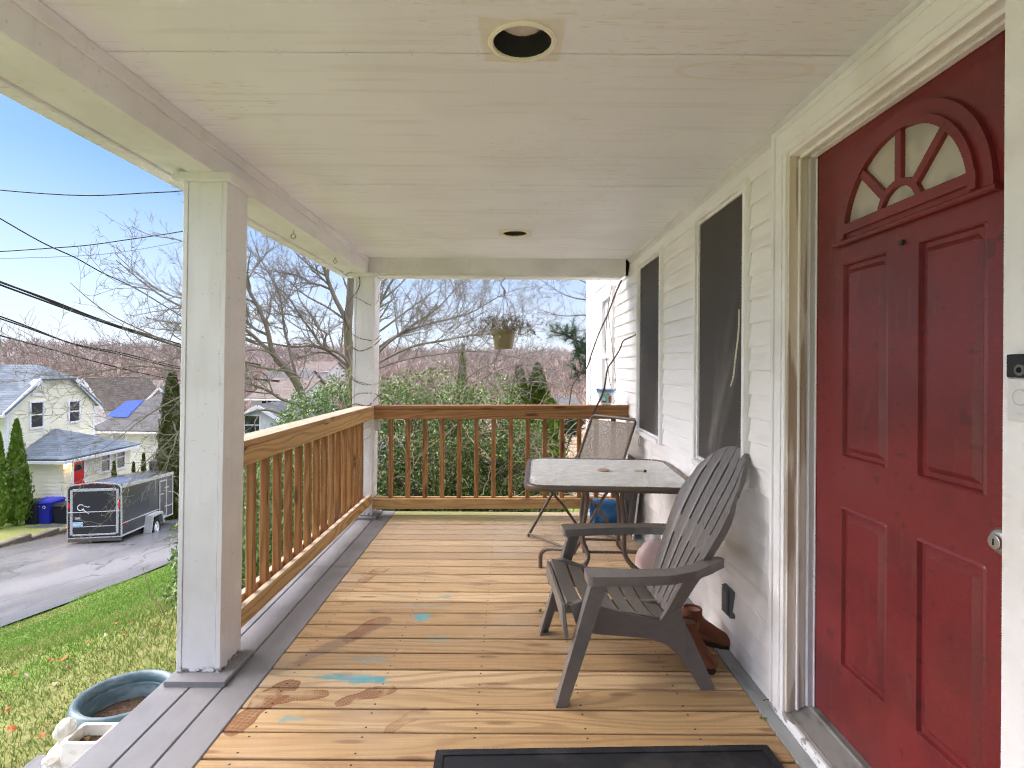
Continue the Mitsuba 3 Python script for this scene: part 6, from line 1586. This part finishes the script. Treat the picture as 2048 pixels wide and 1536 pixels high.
for i, x in enumerate((.13, -TW - .13)):
    w_ = put('wheel', tl((lambda m: (np.stack([m[0][:, 2] + x, m[0][:, 0] + 2.24, m[0][:, 1] + .245], 1), m[1]))(lathe([(.22, -.10), (.31, -.105), (.340, -.08), (.345, 0), (.340, .08), (.31, .105), (.22, .10)], 36))), 'm_tyre', TR, smooth=30)
    s = 1 if x > 0 else -1
    put('rim', tl((lambda m: (np.stack([s * m[0][:, 2] + x, m[0][:, 0] + 2.24, m[0][:, 1] + .245], 1), m[1]))(lathe([(.225, .095), (.205, .10), (.19, .06), (.10, .05), (.095, .075), (.05, .085), (.0, .085)], 30))), 'm_rim', w_, smooth=30)
    hol = [lathe([(.0, .0), (.028, .0), (.028, -.02)], 10, (.145 * math.cos(a), .145 * math.sin(a), .0565)) for a in np.arange(5) * 2 * PI / 5]
    mm = cat_m(*hol); put('hole', tl((np.stack([s * (mm[0][:, 2]) + x + s * .004, mm[0][:, 0] + 2.24, mm[0][:, 1] + .245], 1), mm[1])), 'm_void', w_)
tb('axle', -TW - .02, .02, 2.18, 2.30, .17, .29, 'm_void'); tb('hitch', -TW / 2 - .06, -TW / 2 + .06, TLn, TLn + 1.0, TH0 - .12, TH0 - .02, 'm_void')
# pickup in front of the trailer, nearly all behind the column
TK = thing('pickup', 'dark pickup truck hitched to the trailer, nearly hidden by the nearer column', 'pickup')
def kb(name, x0, x1, y0, y1, z0, z1, m, r=.06): return put(name, tl(rbox(x0, x1, y0, y1, z0, z1, r)), m, TK, smooth=40)
kb('body', -1.80, .12, TLn + 1.1, TLn + 6.2, .55, 1.35, 'm_car')
kb('cab', -1.70, .02, TLn + 2.9, TLn + 4.6, 1.30, 1.98, 'm_car', .14)
kb('tonneau', -1.65, -.03, TLn + 1.2, TLn + 2.7, 1.34, 1.42, 'm_bin_dark', .03)
kb('cargo', -1.5, -.1, TLn + 1.3, TLn + 3.0, 1.95, 2.62, 'm_bin_dark', .16)
kb('bumper', -1.75, .07, TLn + 1.0, TLn + 1.12, .55, .72, 'm_alu', .03)
kb('tail_light', -.06, .125, TLn + 1.06, TLn + 1.12, .95, 1.28, 'm_lens_red', .02)
for y in (TLn + 2.0, TLn + 5.1):
    for x in (.03, -1.7):
        put('wheel', tl((lambda m: (np.stack([m[0][:, 2] + x, m[0][:, 0] + y, m[0][:, 1] + .27], 1), m[1]))(lathe([(.0, -.11), (.30, -.12), (.37, -.09), (.375, .0), (.37, .09), (.30, .12), (.0, .11)], 30))), 'm_tyre', TK, smooth=30)
def bin_(label, px, D, m, w, h, logo=False):
    k = thing('wheeled_bin', label, 'bin'); c = at(px, 1040, D); c[2] = float(ground_z(c[0], D)) + .06
    if c[0] < XF: c[2] = float(street_z(D)) + .06 + .012 * (XF - c[0])
    rows = [(w * .40, w * .46, .0), (w * .50, w * .58, h * .86), (w * .53, w * .61, h * .87), (w * .53, w * .61, h * .92)]
    v = np.vstack([np.array([[c[0] + a * sx, c[1] + b * sy, c[2] + z] for sx, sy in ((-1, -1), (1, -1), (1, 1), (-1, 1))]) for a, b, z in rows])
    f = np.vstack([[[0, 3, 2, 1]]] + [np.array([[i, (i + 1) % 4, (i + 1) % 4 + 4, i + 4] for i in range(4)]) + 4 * r for r in range(3)])
    put('body', (v, f), m, k)
    put('lid', hull(np.array([[c[0] + sx * w * .55, c[1] + sy * w * .63, c[2] + h * .925] for sx in (-1, 1) for sy in (-1, 1)]), np.array([[c[0] + sx * w * .48, c[1] + sy * w * .5, c[2] + h] for sx in (-1, 1) for sy in (-1, 1)])), m, k)
    put('handle', tube([(c[0] - w * .4, c[1] - w * .68, c[2] + h * .9), (c[0] + w * .4, c[1] - w * .68, c[2] + h * .9)], .018, 6), m, k)
    for s in (-1, 1): put('wheel', tube([(c[0] + s * w * .42, c[1] + w * .45, c[2] + .11), (c[0] + s * w * .55, c[1] + w * .45, c[2] + .11)], .11, 16), 'm_tyre', k)
    if logo:
        put('lettering', bx(c[0] - .20, c[0] - .02, c[1] - w * .575, c[1] - w * .568, c[2] + h * .76, c[2] + h * .79, .001)[:2], 'm_rim', k)
        put('logo', lathe([(.0, 0), (.075, 0), (.075, .006), (.0, .006)], 20, (0, 0, 0)), 'm_rim', k)
        v_, f_ = lathe([(.045, 0), (.075, 0), (.075, .008), (.045, .008), (.045, 0)], 5)
        scene[k + '__logo'] = mikit.ply((np.stack([c[0] + .15 + v_[:, 0], c[1] - w * .575 - v_[:, 2], c[2] + h * .74 + v_[:, 1]], 1), f_), 'm_rim')
bin_('bright blue wheeled bin with white marks beside the cedar', 97, 23.6, 'm_bin_blue', .72, 1.02, True)
bin_('blue wheeled bin standing behind the marked one', 112, 24.4, 'm_bin_blue', .66, 1.04)
bin_('black wheeled bin between the blue bins and the trailer', 132, 23.7, 'm_bin_dark', .62, .86)
bin_('dark wheeled bin half hidden by the cedar', 70, 23.3, 'm_bin_dark', .5, 1.0)
# street sign seen between the balusters
SG = thing('street_sign', 'small blue street sign with white letters seen between the balusters of the left railing', 'street sign')
sg = at(536, 964, 15.5)
put('plate', bx(sg[0] - .20, sg[0] + .20, sg[1] - .005, sg[1] + .005, sg[2] - .115, sg[2] + .115, .002)[:2], 'm_sign_blue', SG)
put('border', bx(sg[0] - .215, sg[0] + .215, sg[1] + .0055, sg[1] + .011, sg[2] - .13, sg[2] + .13, .002)[:2], 'm_rim', SG)
tm = meshkit.text_mesh('AY  T', .11, .004, True); tv = np.array(tm.vertices); tv[:, 0] *= .38 / max(np.ptp(tv[:, 0]), .01)
put('lettering', (np.stack([sg[0] - .19 + tv[:, 0] - tv[:, 0].min(), sg[1] - .0055 - tv[:, 2], sg[2] - .055 + tv[:, 1]], 1), np.array(tm.faces)[:, ::-1]), 'm_rim', SG)
gzs = float(ground_z(sg[0], sg[1])); put('post', tube([(sg[0], sg[1] + .03, gzs - .2), (sg[0], sg[1] + .03, sg[2] + .12)], .025, 8), 'm_alu', SG)

# ------------------------------------------------------------------ overhead cables
def cable(label, l, D0, D1, r, strands=1, matk='m_wire'):
    k = thing('power_line', label, 'cable', 'overhead cables')
    p = smooth_path(pts_at(l, D0, D1), 60)
    if strands == 1: put('wire', tube(p, r, 6), matk, k, smooth=True)
    else:
        for i in range(strands):
            a = np.linspace(0, 5 + i, 60) + i * 2 * PI / strands
            put('wire', tube(p + np.stack([0 * a, r * 1.3 * np.sin(a), r * 1.7 * np.cos(a)], 1), r, 6), matk, k, smooth=True)
cable('highest overhead cable, nearly level across the blue sky', [(-160, 358), (0, 380), (100, 388), (190, 391), (290, 386), (360, 382), (470, 362)], 13, 13, .013)
cable('overhead cable falling steeply across the other wires', [(-160, 356), (0, 437), (105, 495), (150, 515), (200, 543), (260, 571), (310, 600), (420, 668)], 12, 15, .016)
cable('overhead cable rising gently to the right below the highest one', [(-160, 505), (0, 503), (105, 496), (170, 491), (250, 480), (362, 463), (470, 440)], 13, 13, .012)
cable('thinnest overhead cable, faint against the sky', [(-160, 519), (0, 517), (110, 514), (210, 508), (300, 495), (362, 483), (470, 460)], 15, 15, .006)
cable('thick twisted bundle of overhead cables', [(-160, 506), (0, 566), (110, 607), (180, 634), (260, 660), (330, 682), (420, 708), (520, 730)], 11, 17, .022, 3)
cable('double overhead cable below the thick bundle', [(-160, 585), (0, 635), (90, 668), (160, 692), (230, 705), (300, 722), (420, 746), (560, 762)], 11.5, 18, .018, 2)
cable('lowest overhead cable in front of the wooded hill', [(-160, 628), (0, 671), (100, 698), (160, 715), (240, 736), (310, 752), (420, 772), (560, 790)], 12, 19, .020)

# ------------------------------------------------------------------ wooded hills: bare crowns that read as one mass
def wood(name, label, n, r0, r1, a0, a1, h0, h1, seed, colour, twigs=16, wide=.0016):
    g = np.random.default_rng(seed); rr = np.sqrt(g.uniform(r0 ** 2, r1 ** 2, n)); aa = np.radians(g.uniform(a0, a1, n))
    x, y = rr * np.sin(aa), rr * np.cos(aa); z = ground_z(x, y); h = g.uniform(h0, h1, n); V = []
    ok = ~((x < -9) & (y < 60) & (rr < 62)); x, y, z, h, rr = x[ok], y[ok], z[ok], h[ok], rr[ok]; n = len(x)
    b = np.stack([x, y, z - .3], 1); w = (rr * wide + .02)
    side = np.stack([y, -x, 0 * x], 1) / rr[:, None]
    top = b + np.stack([g.normal(0, .05, n) * h, g.normal(0, .05, n) * h, h * .72], 1)
    V.append(np.stack([b - side * w[:, None] * 1.6, b + side * w[:, None] * 1.6, top], 1))
    for i in range(twigs):
        t = g.uniform(.18, .7, (n, 1)); o = b * (1 - t) + top * t
        d = g.normal(0, 1, (n, 3)); d[:, 2] = np.abs(d[:, 2]) * 1.1 + .35; d /= np.linalg.norm(d, axis=1, keepdims=True)
        L = h[:, None] * g.uniform(.22, .50, (n, 1)); e = o + d * L; e[:, 2] = np.minimum(e[:, 2], z + h * 1.02)
        V.append(np.stack([o - side * w[:, None] * .7, o + side * w[:, None] * .7, e], 1))
        for j in range(2):
            t2 = g.uniform(.35, .9, (n, 1)); o2 = o * (1 - t2) + e * t2; d2 = d + g.normal(0, .6, (n, 3)); d2 /= np.linalg.norm(d2, axis=1, keepdims=True)
            e2 = o2 + d2 * L * g.uniform(.25, .5, (n, 1)); V.append(np.stack([o2 - side * w[:, None] * .45, o2 + side * w[:, None] * .45, e2], 1))
    v = np.concatenate(V).reshape(-1, 3)
    put(name, (v, np.arange(len(v)).reshape(-1, 3)), colour); tag(name, label, 'wood', kind='stuff')
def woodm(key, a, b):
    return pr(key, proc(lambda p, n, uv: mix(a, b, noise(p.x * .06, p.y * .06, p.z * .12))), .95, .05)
woodm('m_wood_haze_tint', (.42, .355, .325), (.35, .29, .265)); woodm('m_wood_mid', (.37, .275, .24), (.29, .225, .20))  # far woods paled so the colour stands in for haze
wood('hill_wood', 'bare woods covering the far hillside, haze put into their pale brown colour', 3000, 150, 420, -52, 40, 7, 11, 1, 'm_wood_haze_tint', 12, .0011)
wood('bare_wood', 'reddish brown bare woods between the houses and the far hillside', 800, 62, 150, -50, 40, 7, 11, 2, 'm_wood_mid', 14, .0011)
